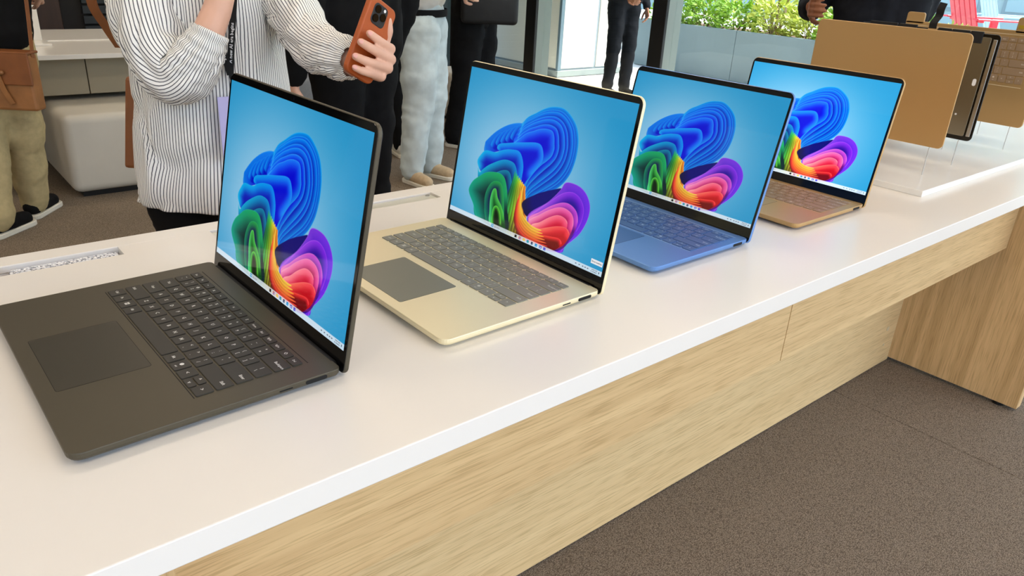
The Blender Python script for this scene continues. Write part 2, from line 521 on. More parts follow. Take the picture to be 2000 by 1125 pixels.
# shrubs in the planter: leaves built one by one
M_leaf = mat('leaf', (150, 190, 60), rough=0.5, var=0.35, vscale=8)
M_leaf2 = mat('leaf_yellow', (196, 206, 90), rough=0.5, var=0.3, vscale=8)
M_bark = mat('bark', (150, 130, 96), rough=0.9, var=0.3, vscale=40)
def shrub(label, x, y, z, r, h, n, m):
    t = thing('shrub', label, 'shrub', (x, y, z), random.uniform(0, 6), 'shrubs in the planter')
    bm = bmesh.new()
    for i in range(n):
        a = random.uniform(0, 2 * PI); u = random.random() ** 0.5; v = random.random() ** 0.8
        rr = r * u * math.sqrt(max(0.05, 1 - (v - 0.35) ** 2 * 1.6))
        p = Vector((rr * math.cos(a), rr * math.sin(a), 0.02 + h * v))
        d = Vector((math.cos(a) + random.uniform(-.7, .7), math.sin(a) + random.uniform(-.7, .7), random.uniform(-0.2, 1.1))).normalized()
        s = d.cross(Vector((random.uniform(-1, 1), random.uniform(-1, 1), 1))).normalized()
        L = random.uniform(0.05, 0.10); W = L * 0.3
        nn = d.cross(s) * L * 0.12
        q = [bm.verts.new(p), bm.verts.new(p + d * L * 0.5 + s * W + nn), bm.verts.new(p + d * L), bm.verts.new(p + d * L * 0.5 - s * W + nn)]
        bm.faces.new((q[0], q[1], q[2])); bm.faces.new((q[0], q[2], q[3]))
    tag(obj('foliage', bm, m, t, recalc=False), kind='stuff')
    bm = bmesh.new()
    for i in range(6):
        a = random.uniform(0, 6.28)
        cyl(bm, (0, 0, -0.02), (r * 0.6 * math.cos(a), r * 0.6 * math.sin(a), h * 0.7), 0.006, 0.003, 5)
    obj('stems', bm, M_bark, t)
    return t
SHR = [(8.30, 6.25, .30, .42, 'first'), (8.35, 5.75, .30, .36, ''), (8.30, 5.25, .30, .34, ''), (8.32, 4.72, .30, .40, ''), (8.35, 4.25, .28, .34, ''),
       (8.30, 3.80, .30, .36, ''), (8.35, 3.35, .30, .34, ''), (8.9, 6.0, .35, .5, ''), (8.9, 5.1, .35, .46, ''), (8.9, 4.2, .35, .5, ''), (8.9, 3.4, .3, .4, ''), (8.6, 2.8, .3, .3, ''), (8.5, 1.9, .3, .22, '')]
SHL = ['bushy yellow-green shrub at the far left end of the planter', 'second leafy shrub from the left along the planter front', 'third leafy shrub from the left along the planter front',
       'fourth leafy shrub from the left along the planter front', 'fifth leafy shrub from the left along the planter front', 'sixth leafy shrub along the planter, left of the suited person',
       'leafy shrub on the planter front behind the gold lid panel', 'taller shrub in the back row at the left end of the planter', 'taller shrub in the back row, second from the left',
       'taller shrub in the back row beside the thin tree trunks', 'taller shrub in the back row behind the suited person', 'low shrub in the planter behind the gold display panels', 'lowest shrub in the planter, at its right end']
for (x, y, r, h, _), lb in zip(SHR, SHL):
    shrub(lb, x, y, 0.53, r, h, 420, M_leaf if random.random() < .6 else M_leaf2)
TR = [(8.75, 4.95, 'multi-stem young tree with thin pale trunks standing in the planter'), (9.0, 2.05, 'thin pale tree trunks rising behind the black ribbon cable')]
for x, y, lb in TR:
    t = thing('young_tree', lb, 'tree', (x, y, 0.53))
    for k in range(3):
        bm = bmesh.new(); p = Vector((0.05 * (k - 1), 0.07 * (k - 1), -0.03)); 
        for j in range(6):
            q = p + Vector((random.uniform(-.03, .03), random.uniform(-.03, .05) + 0.03 * (k - 1), 0.4)); cyl(bm, p, q, 0.022 - j * 0.002, 0.020 - j * 0.002, 7); p = q
        obj('trunk', bm, M_bark, t, smooth=True)
    bm = bmesh.new()
    for i in range(500):
        p = Vector((random.gauss(0, .45), random.gauss(0, .45), 2.5 + random.gauss(0, .4)))
        d = Vector((random.gauss(0, 1), random.gauss(0, 1), random.gauss(0, 1))).normalized(); s = d.cross(Vector((0.3, 0.2, 1))).normalized()
        q = [bm.verts.new(p), bm.verts.new(p + d * .05 + s * .02), bm.verts.new(p + d * .1), bm.verts.new(p + d * .05 - s * .02)]
        bm.faces.new(q)
    tag(obj('foliage', bm, M_leaf, t, recalc=False), kind='stuff')

def adirondack(label, loc, rz, m):
    t = thing('garden_chair', label, 'chair', loc, rz, 'garden chairs on the terrace')
    for i in range(5):       # back slats, leaning
        bm = bmesh.new(); x = -0.24 + i * 0.12; top = 0.98 - 0.05 * abs(i - 2)
        box(bm, (x - 0.054, 0, 0), (x + 0.054, 0.02, top - 0.22), 0.006, 1)
        bmesh.ops.rotate(bm, verts=bm.verts, cent=(0, 0, 0), matrix=Matrix.Rotation(-0.38, 3, 'X'))
        bmesh.ops.translate(bm, verts=bm.verts, vec=(0, 0.16, 0.24))
        obj('back_slat', bm, m, t)
    for i in range(5):
        z = 0.38 - i * 0.028; y = -0.32 + i * 0.105
        boxo('seat_slat', (-0.27, y, z), (0.27, y + 0.09, z + 0.02), m, t, bevel=0.004, seg=1)
    for s in (-1, 1):
        boxo('arm', (s * 0.36 - 0.06, -0.42, 0.56), (s * 0.36 + 0.06, 0.36, 0.582), m, t, bevel=0.006, seg=1)
        boxo('leg', (s * 0.31 - 0.02, -0.36, 0.0), (s * 0.31 + 0.02, -0.26, 0.56), m, t, bevel=0.004, seg=1)
        bm = bmesh.new(); box(bm, (s * 0.285 - 0.018, -0.42, -0.05), (s * 0.285 + 0.018, 0.46, 0.05), 0.004, 1)
        bmesh.ops.rotate(bm, verts=bm.verts, cent=(0, -0.4, 0), matrix=Matrix.Rotation(-0.27, 3, 'X'))
        bmesh.ops.translate(bm, verts=bm.verts, vec=(0, 0.06, 0.31))
        obj('side_rail', bm, m, t)
    boxo('crossbar', (-0.36, 0.24, 0.535), (0.36, 0.29, 0.56), m, t)
    return t
M_red = mat('red_paint', (214, 40, 62), rough=0.4)
M_lblue = mat('pale_blue_paint', (170, 205, 220), rough=0.4)
adirondack('red slatted garden chair standing on the terrace outside', (11.25, 3.42, 0.28), math.radians(51), M_red)
adirondack('pale blue slatted garden chair beside the red one outside', (12.75, 3.62, 0.28), math.radians(40), M_lblue)

# ------------------------------------------------------------------ the display table
Y_NEAR, Y_MID, Y_FAR = -0.257, 0.314, 0.397
tb = thing('display_table', 'long display table with white top and pale oak panels carrying the laptops', 'table', (0, 0, 0))
bm = bmesh.new(); box(bm, (-0.95, Y_NEAR, TH - 0.0252), (2.80, Y_MID, TH), 0.0012, 2)
obj('worktop', bm, M_white, tb)
# lower service ledge with slots, built as strips around the openings
LZ = TH - 0.006
SLOTS = [(-0.245, -0.105), (0.018, 0.16), (0.262, 0.405), (0.70, 0.85), (1.2, 1.35)]
xs = [-0.95] + [v for s in SLOTS for v in s] + [2.80]
SY0, SY1 = 0.322, 0.362
bm = bmesh.new()
box(bm, (-0.95, Y_MID, LZ - 0.010), (2.80, SY0, LZ)); box(bm, (-0.95, SY1, LZ - 0.010), (2.80, Y_FAR, LZ), 0.001, 1)
for i in range(0, len(xs), 2):
    box(bm, (xs[i], SY0, LZ - 0.010), (xs[i + 1], SY1, LZ))
obj('service_ledge', bm, M_white, tb)
M_acr = mat('frosted_acrylic', (206, 206, 192), rough=0.3, spec=0.6)
def glint_paint_material():
    m = bpy.data.materials.new('painted_glint_insert'); m.use_nodes = True
    nt = m.node_tree; p = nt.nodes['Principled BSDF']; p.inputs['Roughness'].default_value = 0.25
    tc = nt.nodes.new('ShaderNodeTexCoord')
    v = nt.nodes.new('ShaderNodeTexVoronoi'); v.inputs['Scale'].default_value = 420.0  # pale and grey cells put the acrylic's sparkling reflections into the colour
    nt.links.new(tc.outputs['Object'], v.inputs['Vector'])
    sp = nt.nodes.new('ShaderNodeSeparateColor'); nt.links.new(v.outputs['Color'], sp.inputs[0])
    r = nt.nodes.new('ShaderNodeValToRGB'); r.color_ramp.interpolation = 'CONSTANT'
    for pos_, c in ((0.0, (196, 200, 212)), (0.35, (236, 238, 242)), (0.6, (128, 132, 140)), (0.82, (250, 250, 250))):
        e = r.color_ramp.elements.new(pos_) if pos_ else r.color_ramp.elements[0]
        e.color = lin(c)
    r.color_ramp.elements.remove(r.color_ramp.elements[-1])
    nt.links.new(sp.outputs[0], r.inputs[0]); nt.links.new(r.outputs[0], p.inputs['Base Color'])
    return m
M_glit = glint_paint_material()
for i, (x0, x1) in enumerate(SLOTS):
    bm = bmesh.new()
    z0 = LZ - 0.035
    box(bm, (x0, SY0, z0 - 0.003), (x1, SY1, z0))
    for a, c in (((x0, SY0 - 0.003, z0), (x1, SY0, LZ - 0.0005)), ((x0, SY1, z0), (x1, SY1 + 0.003, LZ - 0.0105)), ((x0 - 0.003, SY0, z0), (x0, SY1, LZ - 0.0105)), ((x1, SY0, z0), (x1 + 0.003, SY1, LZ - 0.0105))):
        box(bm, a, c)
    o = obj('slot_tray', bm, M_white_side, tb)
    zt = LZ - (0.005 if i == 0 else 0.003)
    if i == 0:
        bm = bmesh.new(); rslab(bm, (x1 - x0) * 0.90, SY1 - SY0 - 0.006, 0.006, round_prof(z0 + 0.001, zt, 0.002), centre=((x0 + x1) / 2 + 0.004, (SY0 + SY1) / 2))
        obj('slot_insert', bm, M_glit, o, smooth=False)
    else:
        bm = bmesh.new(); rslab(bm, x1 - x0 - 0.004, SY1 - SY0 - 0.004, 0.004, round_prof(z0 + 0.001, zt, 0.001), centre=((x0 + x1) / 2, (SY0 + SY1) / 2))
        o2 = obj('slot_lid', bm, M_acr, o)
bm = bmesh.new(); cyl(bm, (0.394, 0.355, LZ - 0.0035), (0.394, 0.355, LZ - 0.002), 0.004, seg=16); obj('lid_screw', bm, M_steel, tb)
AY = 0.0
for x0, x1 in ((-0.175, 1.0735), (1.0765, 2.372)):
    boxo('apron_panel', (x0, AY, 0.527), (x1, AY + 0.022, TH - 0.0252), M_oak_x, tb, bevel=0.0006, seg=1)
boxo('apron_panel', (-0.90, AY, 0.527), (-0.249, AY + 0.022, TH - 0.0252), M_oak_x, tb, bevel=0.0006, seg=1)
boxo('modesty_panel', (-0.209, 0.255, 0.004), (2.372, 0.275, TH - 0.0252), M_oak_panel, tb, bevel=0.0006, seg=1)
boxo('far_apron_panel', (-0.9, 0.372, 0.80), (2.75, 0.39, LZ - 0.010), M_oak_x, tb)
for x0 in (-0.249, 2.373):
    boxo('leg', (x0, -0.178, 0.012), (x0 + 0.040, 0.37, TH - 0.0252), M_oak_z, tb, bevel=0.0012, seg=1)
    for yy in (-0.12, 0.34):
        bm = bmesh.new(); cyl(bm, (x0 + 0.02, yy, 0.0), (x0 + 0.02, yy, 0.012), 0.018, seg=16); obj('leveling_foot', bm, M_black, tb)
for z in (0.150, 0.085):
    bm = bmesh.new(); cyl(bm, (2.30, 0.2535, z), (2.30, 0.2552, z), 0.009 if z > .1 else 0.005, seg=16); obj('screw_cap', bm, mat('screw_cap', (222, 200, 160), rough=.4), tb)
# ------------------------------------------------------------------ wallpaper painted on a fine grid of coloured faces
def paint_screen(nx=510, ny=340):
    u = (np.arange(nx + 1) / nx) * 1.5
    v = np.arange(ny + 1) / ny
    U, V = np.meshgrid(u, v)
    px = 1.5 / nx
    def C(c): return np.array(c, float)
    d = np.hypot((U - 0.62) / 1.0, (V - 0.40) / 0.75)
    k = np.clip(d / 1.12, 0, 1)[..., None]
    k = k * k * (3 - 2 * k)
    img = C((168, 206, 232)) * (1 - k) + C((36, 146, 198)) * k
    def seg_dist(poly, closed, sub):
        best = np.full(sub[0].shape, 1e9)
        n = len(poly)
        for i in range(n if closed else n - 1):
            a = poly[i]; b = poly[(i + 1) % n]
            ex, ey = b[0] - a[0], b[1] - a[1]
            L2 = ex * ex + ey * ey + 1e-12
            t = np.clip(((sub[0] - a[0]) * ex + (sub[1] - a[1]) * ey) / L2, 0, 1)
            best = np.minimum(best, (sub[0] - a[0] - t * ex) ** 2 + (sub[1] - a[1] - t * ey) ** 2)
        return np.sqrt(best)
    def petal(pts, nrim, rimA, rimB, core, width, power=1.0, edge=None):
        poly = catmull(pts, 7, closed=True)
        rim = catmull(pts[:nrim], 7)
        P = np.array(poly)
        lo = P.min(0) - 0.01; hi = P.max(0) + 0.01
        i0, i1 = max(0, int(lo[0] / px)), min(nx, int(hi[0] / px) + 1)
        j0, j1 = max(0, int(lo[1] * ny)), min(ny, int(hi[1] * ny) + 1)
        su, sv = U[j0:j1 + 1, i0:i1 + 1], V[j0:j1 + 1, i0:i1 + 1]
        ins = np.zeros(su.shape, bool)
        n = len(poly)
        for i in range(n):
            a = poly[i]; b = poly[(i + 1) % n]
            if a[1] == b[1]: continue
            c = (a[1] > sv) != (b[1] > sv)
            ins ^= c & (su < (b[0] - a[0]) * (sv - a[1]) / (b[1] - a[1]) + a[0])
        de = seg_dist(poly, True, (su, sv))
        al = np.clip(0.5 + np.where(ins, de, -de) / px, 0, 1)[..., None]
        dr = seg_dist(rim, False, (su, sv))
        t = np.clip(dr / width, 0, 1) ** power
        t = (t * t * (3 - 2 * t))[..., None]
        A = np.array(pts[0]); B = np.array(pts[nrim - 1]); ab = B - A
        s = np.clip(((su - A[0]) * ab[0] + (sv - A[1]) * ab[1]) / (ab @ ab + 1e-9), 0, 1)[..., None]
        col = (C(rimA) * (1 - s) + C(rimB) * s) * (1 - t) + C(core) * t
        if edge is not None:
            e = np.clip(1 - dr / (1.6 * px), 0, 1)[..., None] * 0.7
            col = col * (1 - e) + C(edge) * e
        img[j0:j1 + 1, i0:i1 + 1] = img[j0:j1 + 1, i0:i1 + 1] * (1 - al) + col * al
    def mixp(a, b, t): return [tuple(np.array(p) * (1 - t) + np.array(q) * t) for p, q in zip(a, b)]
    # ruffle at the back, upper left
    petal([(.29, .47), (.269, .528), (.288, .561), (.37, .634), (.478, .695), (.59, .725), (.66, .70), (.62, .60), (.45, .52)], 6, (0, 110, 220), (10, 120, 235), (10, 40, 205), .13, edge=(40, 160, 240))
    for k in range(5):
        x = .36 + .045 * k; y = .60 + .022 * k
        petal([(x - .03, y - .07), (x + .0, y - .01), (x + .05, y + .03), (x + .09, y + .02), (x + .06, y - .06), (x + .03, y - .09)], 4, (0, 130, 230), (0, 100, 230), (0, 15, 190), .05, edge=(30, 150, 240))
    outer = [(.56, .60), (.617, .748), (.713, .814), (.796, .858), (.869, .877), (.944, .878), (1.013, .847), (1.072, .798), (1.106, .733), (1.119, .664), (1.115, .581), (1.09, .50), (1.03, .42), (.92, .34), (.80, .26), (.70, .16)]
    inner = [(.55, .585), (.60, .63), (.655, .674), (.715, .70), (.772, .724), (.83, .735), (.881, .73), (.905, .70), (.916, .663), (.925, .63), (.915, .585), (.88, .545), (.835, .506), (.78, .44), (.735, .36), (.69, .20)]
    cols = [((0, 150, 230), 0, (4, 36, 190)), ((0, 125, 235), 0, (4, 26, 190)), ((0, 130, 240), 0, (2, 12, 165)), ((10, 120, 245), 0, (2, 14, 185)), ((10, 125, 245), 0, (0, 6, 170)), ((20, 115, 245), 0, (0, 2, 205))]
    for i, t in enumerate((0, .13, .22, .42, .56, .80, 1.0)):
        a, b_, c = cols[min(i, 5)]
        petal(mixp(outer, inner, t), 16, a, (0, 110 + 6 * i, 205), c, (.050, .030, .058, .040, .062, .052, .085)[i], power=.8, edge=(70, 190, 245))
    # left folds
    petal([(.404, .52), (.415, .555), (.493, .578), (.64, .612), (.782, .635), (.834, .592), (.837, .528), (.77, .44), (.71, .34), (.69, .2), (.665, .34), (.60, .45), (.5, .50)], 8, (0, 150, 230), (20, 130, 245), (0, 10, 205), .075, edge=(50, 180, 245))
    petal([(.237, .367), (.22, .405), (.244, .446), (.29, .486), (.39, .495), (.46, .525), (.538, .545), (.624, .546), (.675, .48), (.685, .40), (.69, .2), (.60, .25), (.5, .3), (.3, .33)], 10, (0, 170, 225), (0, 135, 235), (0, 16, 175), .085, edge=(40, 190, 240))
    petal([(.238, .35), (.262, .33), (.30, .365), (.359, .407), (.472, .462), (.55, .472), (.604, .455), (.645, .384), (.667, .274), (.67, .05), (.5, .1), (.3, .2)], 9, (0, 165, 200), (0, 120, 200), (4, 12, 95), .095, edge=(40, 200, 215))
    petal([(.36, .30), (.42, .36), (.50, .40), (.56, .40), (.60, .34), (.63, .24), (.65, .05), (.5, .1), (.4, .2)], 6, (0, 120, 150), (0, 120, 160), (6, 12, 80), .07, edge=(30, 170, 190))
    # stems from green to orange
    stem = [(30, 150, 90), (50, 170, 70), (100, 190, 50), (160, 200, 45), (215, 205, 50), (240, 190, 50), (245, 165, 45), (240, 135, 40)]
    for i, c in enumerate(stem):
        x = .575 + .028 * i
        xt = .615 + .017 * i
        petal([(xt, .42 - .01 * i), (xt + .012, .30), (x + .022, .16), (x + .034, .02), (x - .02, .02), (x - .012, .16), (xt - .02, .32)], 4, c, tuple(np.clip(np.array(c) * 1.1 + 10, 0, 255)), tuple(np.array(c) * .35), .05, edge=tuple(np.clip(np.array(c) * 1.2 + 20, 0, 255)))
    # green front lobe
    petal([(.317, .02), (.249, .103), (.19, .161), (.177, .201), (.208, .258), (.264, .302), (.33, .345), (.407, .366), (.48, .37), (.53, .345), (.572, .27), (.60, .17), (.63, .02)], 11, (0, 150, 130), (20, 160, 90), (0, 34, 40), .15, edge=(50, 190, 150))
    petal([(.42, .02), (.37, .12), (.36, .21), (.40, .29), (.46, .315), (.51, .30), (.55, .22), (.58, .12), (.60, .02)], 8, (0, 110, 90), (30, 150, 70), (4, 6, 70), .07, edge=(40, 180, 110))
    petal([(.455, .02), (.43, .1), (.416, .184), (.428, .25), (.46, .262), (.49, .21), (.54, .165), (.58, .11), (.61, .02)], 8, (60, 200, 130), (70, 180, 60), (0, 70, 20), .06, edge=(120, 220, 130))
    petal([(.475, .02), (.46, .08), (.465, .14), (.50, .155), (.54, .12), (.565, .06), (.57, .02)], 6, (60, 190, 70), (90, 190, 50), (0, 24, 4), .035, edge=(120, 220, 90))
    # dark hollow between stem and red folds
    petal([(.735, .25), (.752, .195), (.80, .168), (.86, .20), (.958, .30), (1.05, .41), (.98, .39), (.85, .33)], 3, (20, 20, 60), (10, 6, 70), (8, 4, 110), .10)
    # purple lobe
    petal([(.80, .165), (.958, .306), (1.04, .40), (1.07, .454), (1.126, .468), (1.202, .461), (1.262, .43), (1.302, .378), (1.311, .317), (1.295, .249), (1.263, .185), (1.213, .127), (1.171, .086), (1.145, .035), (.95, .02)], 14, (120, 60, 200), (110, 40, 225), (56, 10, 190), .13, edge=(190, 110, 240))
    petal([(.81, .17), (.958, .30), (1.06, .385), (1.14, .415), (1.21, .40), (1.258, .35), (1.265, .28), (1.24, .20), (1.19, .12), (1.1, .03), (.9, .03)], 8, (170, 90, 220), (120, 30, 220), (30, 0, 140), .08, edge=(200, 110, 240))
    petal([(.815, .16), (.90, .225), (.99, .29), (1.08, .335), (1.15, .34), (1.21, .31), (1.235, .25), (1.215, .17), (1.15, .06), (1.0, .02), (.88, .05)], 7, (230, 120, 190), (190, 60, 210), (90, 10, 120), .07, edge=(250, 150, 210))
    petal([(.82, .15), (.90, .205), (.97, .255), (1.06, .30), (1.13, .305), (1.185, .28), (1.205, .22), (1.18, .13), (1.1, .04), (1.0, .02), (.88, .05)], 7, (245, 140, 180), (240, 90, 170), (170, 10, 80), .07, edge=(255, 170, 200))
    petal([(.85, .125), (.92, .165), (.99, .215), (1.06, .25), (1.12, .25), (1.155, .225), (1.15, .16), (1.1, .06), (1.0, .02), (.88, .05)], 6, (255, 150, 150), (250, 90, 130), (205, 16, 50), .07, edge=(255, 180, 180))
    petal([(.85, .1), (.93, .125), (1.0, .155), (1.08, .185), (1.15, .195), (1.19, .165), (1.16, .09), (1.08, .035), (.997, .02), (.87, .04)], 6, (250, 130, 90), (245, 60, 80), (190, 6, 24), .06, edge=(255, 150, 130))
    petal([(.88, .065), (.95, .09), (1.03, .105), (1.11, .115), (1.14, .09), (1.08, .03), (.95, .02), (.88, .03)], 5, (235, 70, 40), (230, 30, 50), (110, 0, 8), .035, edge=(250, 110, 80))
    # orange and red ribbons leaving the stem to the right
    for i in range(6):
        f = i * .016
        c = [(245, 190, 60), (245, 170, 50), (245, 145, 45), (240, 115, 40), (235, 85, 40), (215, 50, 40)][i]
        petal([(.715 - f * .3, .36 - f), (.722 - f * .3, .24 - f), (.76 - f * .2, .17 - f * 1.2), (.85, .125 - f * 1.1), (.95 + f, .12 - f), (.85, .10 - f * 1.1), (.75, .13 - f * 1.3), (.70 - f * .3, .21 - f)], 5, c, tuple(np.clip(np.array(c) + 10, 0, 255)), tuple(np.array(c) * .45), .035, edge=tuple(np.clip(np.array(c) * 1.1 + 25, 0, 255)))
    # task bar
    a = 0.82
    tbm = V < 0.032
    img[tbm] = img[tbm] * (1 - a) + C((232, 236, 244)) * a
    def rect(u0, v0, u1, v1, c):
        mk = (U >= u0) & (U <= u1) & (V >= v0) & (V <= v1); img[mk] = c
    for du in (0, .0125):
        for dv in (0, .0125): rect(.473 + du, .006 + dv, .483 + du, .016 + dv, (0, 150, 215))
    rect(.508, .010, .518, .020, (150, 156, 165)); rect(.525, .013, .56, .018, (160, 165, 175))
    for uu, c1, c2 in ((.727, (30, 30, 30), (30, 30, 30)), (.768, (200, 110, 90), (120, 150, 220)), (.808, (235, 190, 70), (240, 205, 110)), (.848, (20, 120, 190), (50, 190, 150)), (.887, (40, 46, 60), (90, 110, 160)), (.927, (20, 130, 200), (70, 180, 230)), (.967, (60, 80, 190), (200, 210, 250)), (1.007, (70, 70, 200), (110, 110, 220))):
        rect(uu - .010, .006, uu + .010, .026, c1); rect(uu - .004, .011, uu + .006, .020, c2)
    for uu in (1.286, 1.315, 1.345, 1.365, 1.386): rect(uu - .006, .012, uu + .006, .020, (90, 95, 105))
    for k in range(5):
        rect(1.418 + .010 * k, .019, 1.424 + .010 * k, .024, (110, 115, 125)); rect(1.414 + .010 * k, .008, 1.420 + .010 * k, .013, (110, 115, 125))
    rect(1.474, .010, 1.482, .022, (40, 44, 60))
    s = img / 255.0
    s = np.clip(s, 0, 1)
    L = np.where(s <= 0.04045, s / 12.92, ((s + 0.055) / 1.055) ** 2.4)
    return U, V, L, nx, ny

def screen_mesh():
    U, V, L, nx, ny = paint_screen()
    me = bpy.data.meshes.new('display')
    nv = (nx + 1) * (ny + 1)
    co = np.zeros((nv, 3)); co[:, 0] = (U.ravel() / 1.5 - 0.5) * 0.317; co[:, 1] = V.ravel() * 0.2113
    i = np.arange(nx); j = np.arange(ny)
    I, J = np.meshgrid(i, j)
    a = (J * (nx + 1) + I).ravel()
    q = np.stack([a, a + 1, a + nx + 2, a + nx + 1], -1).astype(np.int32)
    me.vertices.add(nv); me.vertices.foreach_set('co', co.ravel())
    me.loops.add(q.size); me.loops.foreach_set('vertex_index', q.ravel())
    me.polygons.add(len(q)); me.polygons.foreach_set('loop_start', np.arange(0, q.size, 4, dtype=np.int32))
    me.update(calc_edges=True)
    at_ = me.color_attributes.new('picture', 'FLOAT_COLOR', 'POINT')
    c4 = np.ones((nv, 4)); c4[:, :3] = L.reshape(-1, 3)
    at_.data.foreach_set('color', c4.ravel())
    return me

def screen_material(strength=1.3):
    m = bpy.data.materials.new('lit_screen'); m.use_nodes = True
    nt = m.node_tree; p = nt.nodes['Principled BSDF']
    p.inputs['Base Color'].default_value = (0.004, 0.004, 0.004, 1)
    p.inputs['Roughness'].default_value = 0.06
    p.inputs['Specular IOR Level'].default_value = 0.35
    a = nt.nodes.new('ShaderNodeAttribute'); a.attribute_name = 'picture'
    nt.links.new(a.outputs['Color'], p.inputs['Emission Color'])
    p.inputs['Emission Strength'].default_value = strength
    return m
ME_SCREEN = screen_mesh()
ME_SCREEN.materials.append(screen_material())

# ------------------------------------------------------------------ keyboard, shared by all laptops
PITCH = 0.01833
def key_rows():
    rows = []
    fn = ['Esc', 'Fx', 'o-', 'x', '<-', '->', 'F6', '-*', '[]', 'Home', 'End', 'PgUp', 'PgDn', 'O', 'Del']
    rows.append((0.0123, [(s, 1.0) for s in fn]))
    rows.append((PITCH, [('~|`', 1)] + [(s, 1) for s in ('!|1', '@|2', '#|3', '$|4', '%|5', '^|6', '&|7', '*|8', '(|9', ')|0', '_|-', '+|=')] + [('Backspace', 2)]))
    rows.append((PITCH, [('Tab', 1.5)] + [(c, 1) for c in 'QWERTYUIOP'] + [('{|[', 1), ('}|]', 1), ('| \\', 1.5)]))
    rows.append((PITCH, [('Caps', 1.75)] + [(c, 1) for c in 'ASDFGHJKL'] + [(':|;', 1), ('"|\'', 1), ('Enter', 2.25)]))
    rows.append((PITCH, [('Shift', 2.25)] + [(c, 1) for c in 'ZXCVBNM'] + [('<|,', 1), ('>|.', 1), ('?|/', 1), ('Shift', 2.75)]))
    rows.append((PITCH, [('Ctrl', 1), ('Fn', 1), ('WIN', 1), ('Alt', 1), ('', 6), ('Alt', 1), ('COP', 1), ('<', 1), ('UD', 1), ('>', 1)]))
    return rows
KEYS = []
def build_keys():
    cache = {}
    def key_mesh(s, w, h):
        k = (s, round(w, 5), round(h, 5))
        if k in cache: return cache[k]
        bm = bmesh.new()
        rslab(bm, w, h, 0.0014, [(0, 0), (0, 0.0009), (0.0005, 0.0012)], seg=2)
        bmesh.ops.recalc_face_normals(bm, faces=bm.faces)
        z = 0.00126
        if s == 'WIN':
            for sx in (-1, 1):
                for sy in (-1, 1):
                    a, b_ = sx * 0.00135, sy * 0.00135; q = 0.00115
                    f = bm.faces.new([bm.verts.new((a + x * q, b_ + y * q, z)) for x, y in ((-1, -1), (1, -1), (1, 1), (-1, 1))]); f.material_index = 1
        elif s == 'COP':
            f = bm.faces.new([bm.verts.new((0.0023 * math.cos(2 * PI * i / 14), 0.0015 + 0.0021 * math.sin(2 * PI * i / 14), z)) for i in range(14)]); f.material_index = 1
            add_text(bm, 'ctrl', 0.0026, (0.0, -0.0042, z))
        elif '|' in s and len(s) >= 3:
            a, b_ = s.split('|')
            add_text(bm, a.strip() or '|', 0.0048, (0, 0.0036, z)); add_text(bm, b_.strip(), 0.0048, (0, -0.0033, z))
        elif s:
            add_text(bm, s, 0.0056 if len(s) == 1 else (0.0042 if h > 0.013 else 0.0034), (0 if w < 0.03 else (w / 2 - 0.008 if s in ('Enter', 'Backspace') or (s == 'Shift' and w > 0.045) else -w / 2 + 0.008), 0, z))
        me = bpy.data.meshes.new('key'); bm.to_mesh(me); bm.free()
        me.materials.append(None); me.materials.append(None)
        cache[k] = me
        return me
    y = -0.0015
    for h, row in key_rows():
        x = -7.5 * PITCH
        sc = 15.0 / sum(w for _, w in row)
        for s, w in row:
            ww = w * PITCH * sc; g = 0.0021
            if s == 'UD':
                KEYS.append((key_mesh('^', ww - g, h / 2 - g * .7), x + ww / 2, y - h * .25))
                KEYS.append((key_mesh('v', ww - g, h / 2 - g * .7), x + ww / 2, y - h * .75))
            else:
                KEYS.append((key_mesh(s, ww - g, h - g), x + ww / 2, y - h / 2))
            x += ww
        y -= h
build_keys()
def keyboard(parent, ytop, z, mk, ml):
    for me, x, y in KEYS:
        o = bpy.data.objects.new('key', me); COL.objects.link(o); o.parent = parent
        o.location = (x, ytop + y, z)
        for i, m in enumerate((mk, ml)):
            o.material_slots[i].link = 'OBJECT'; o.material_slots[i].material = m

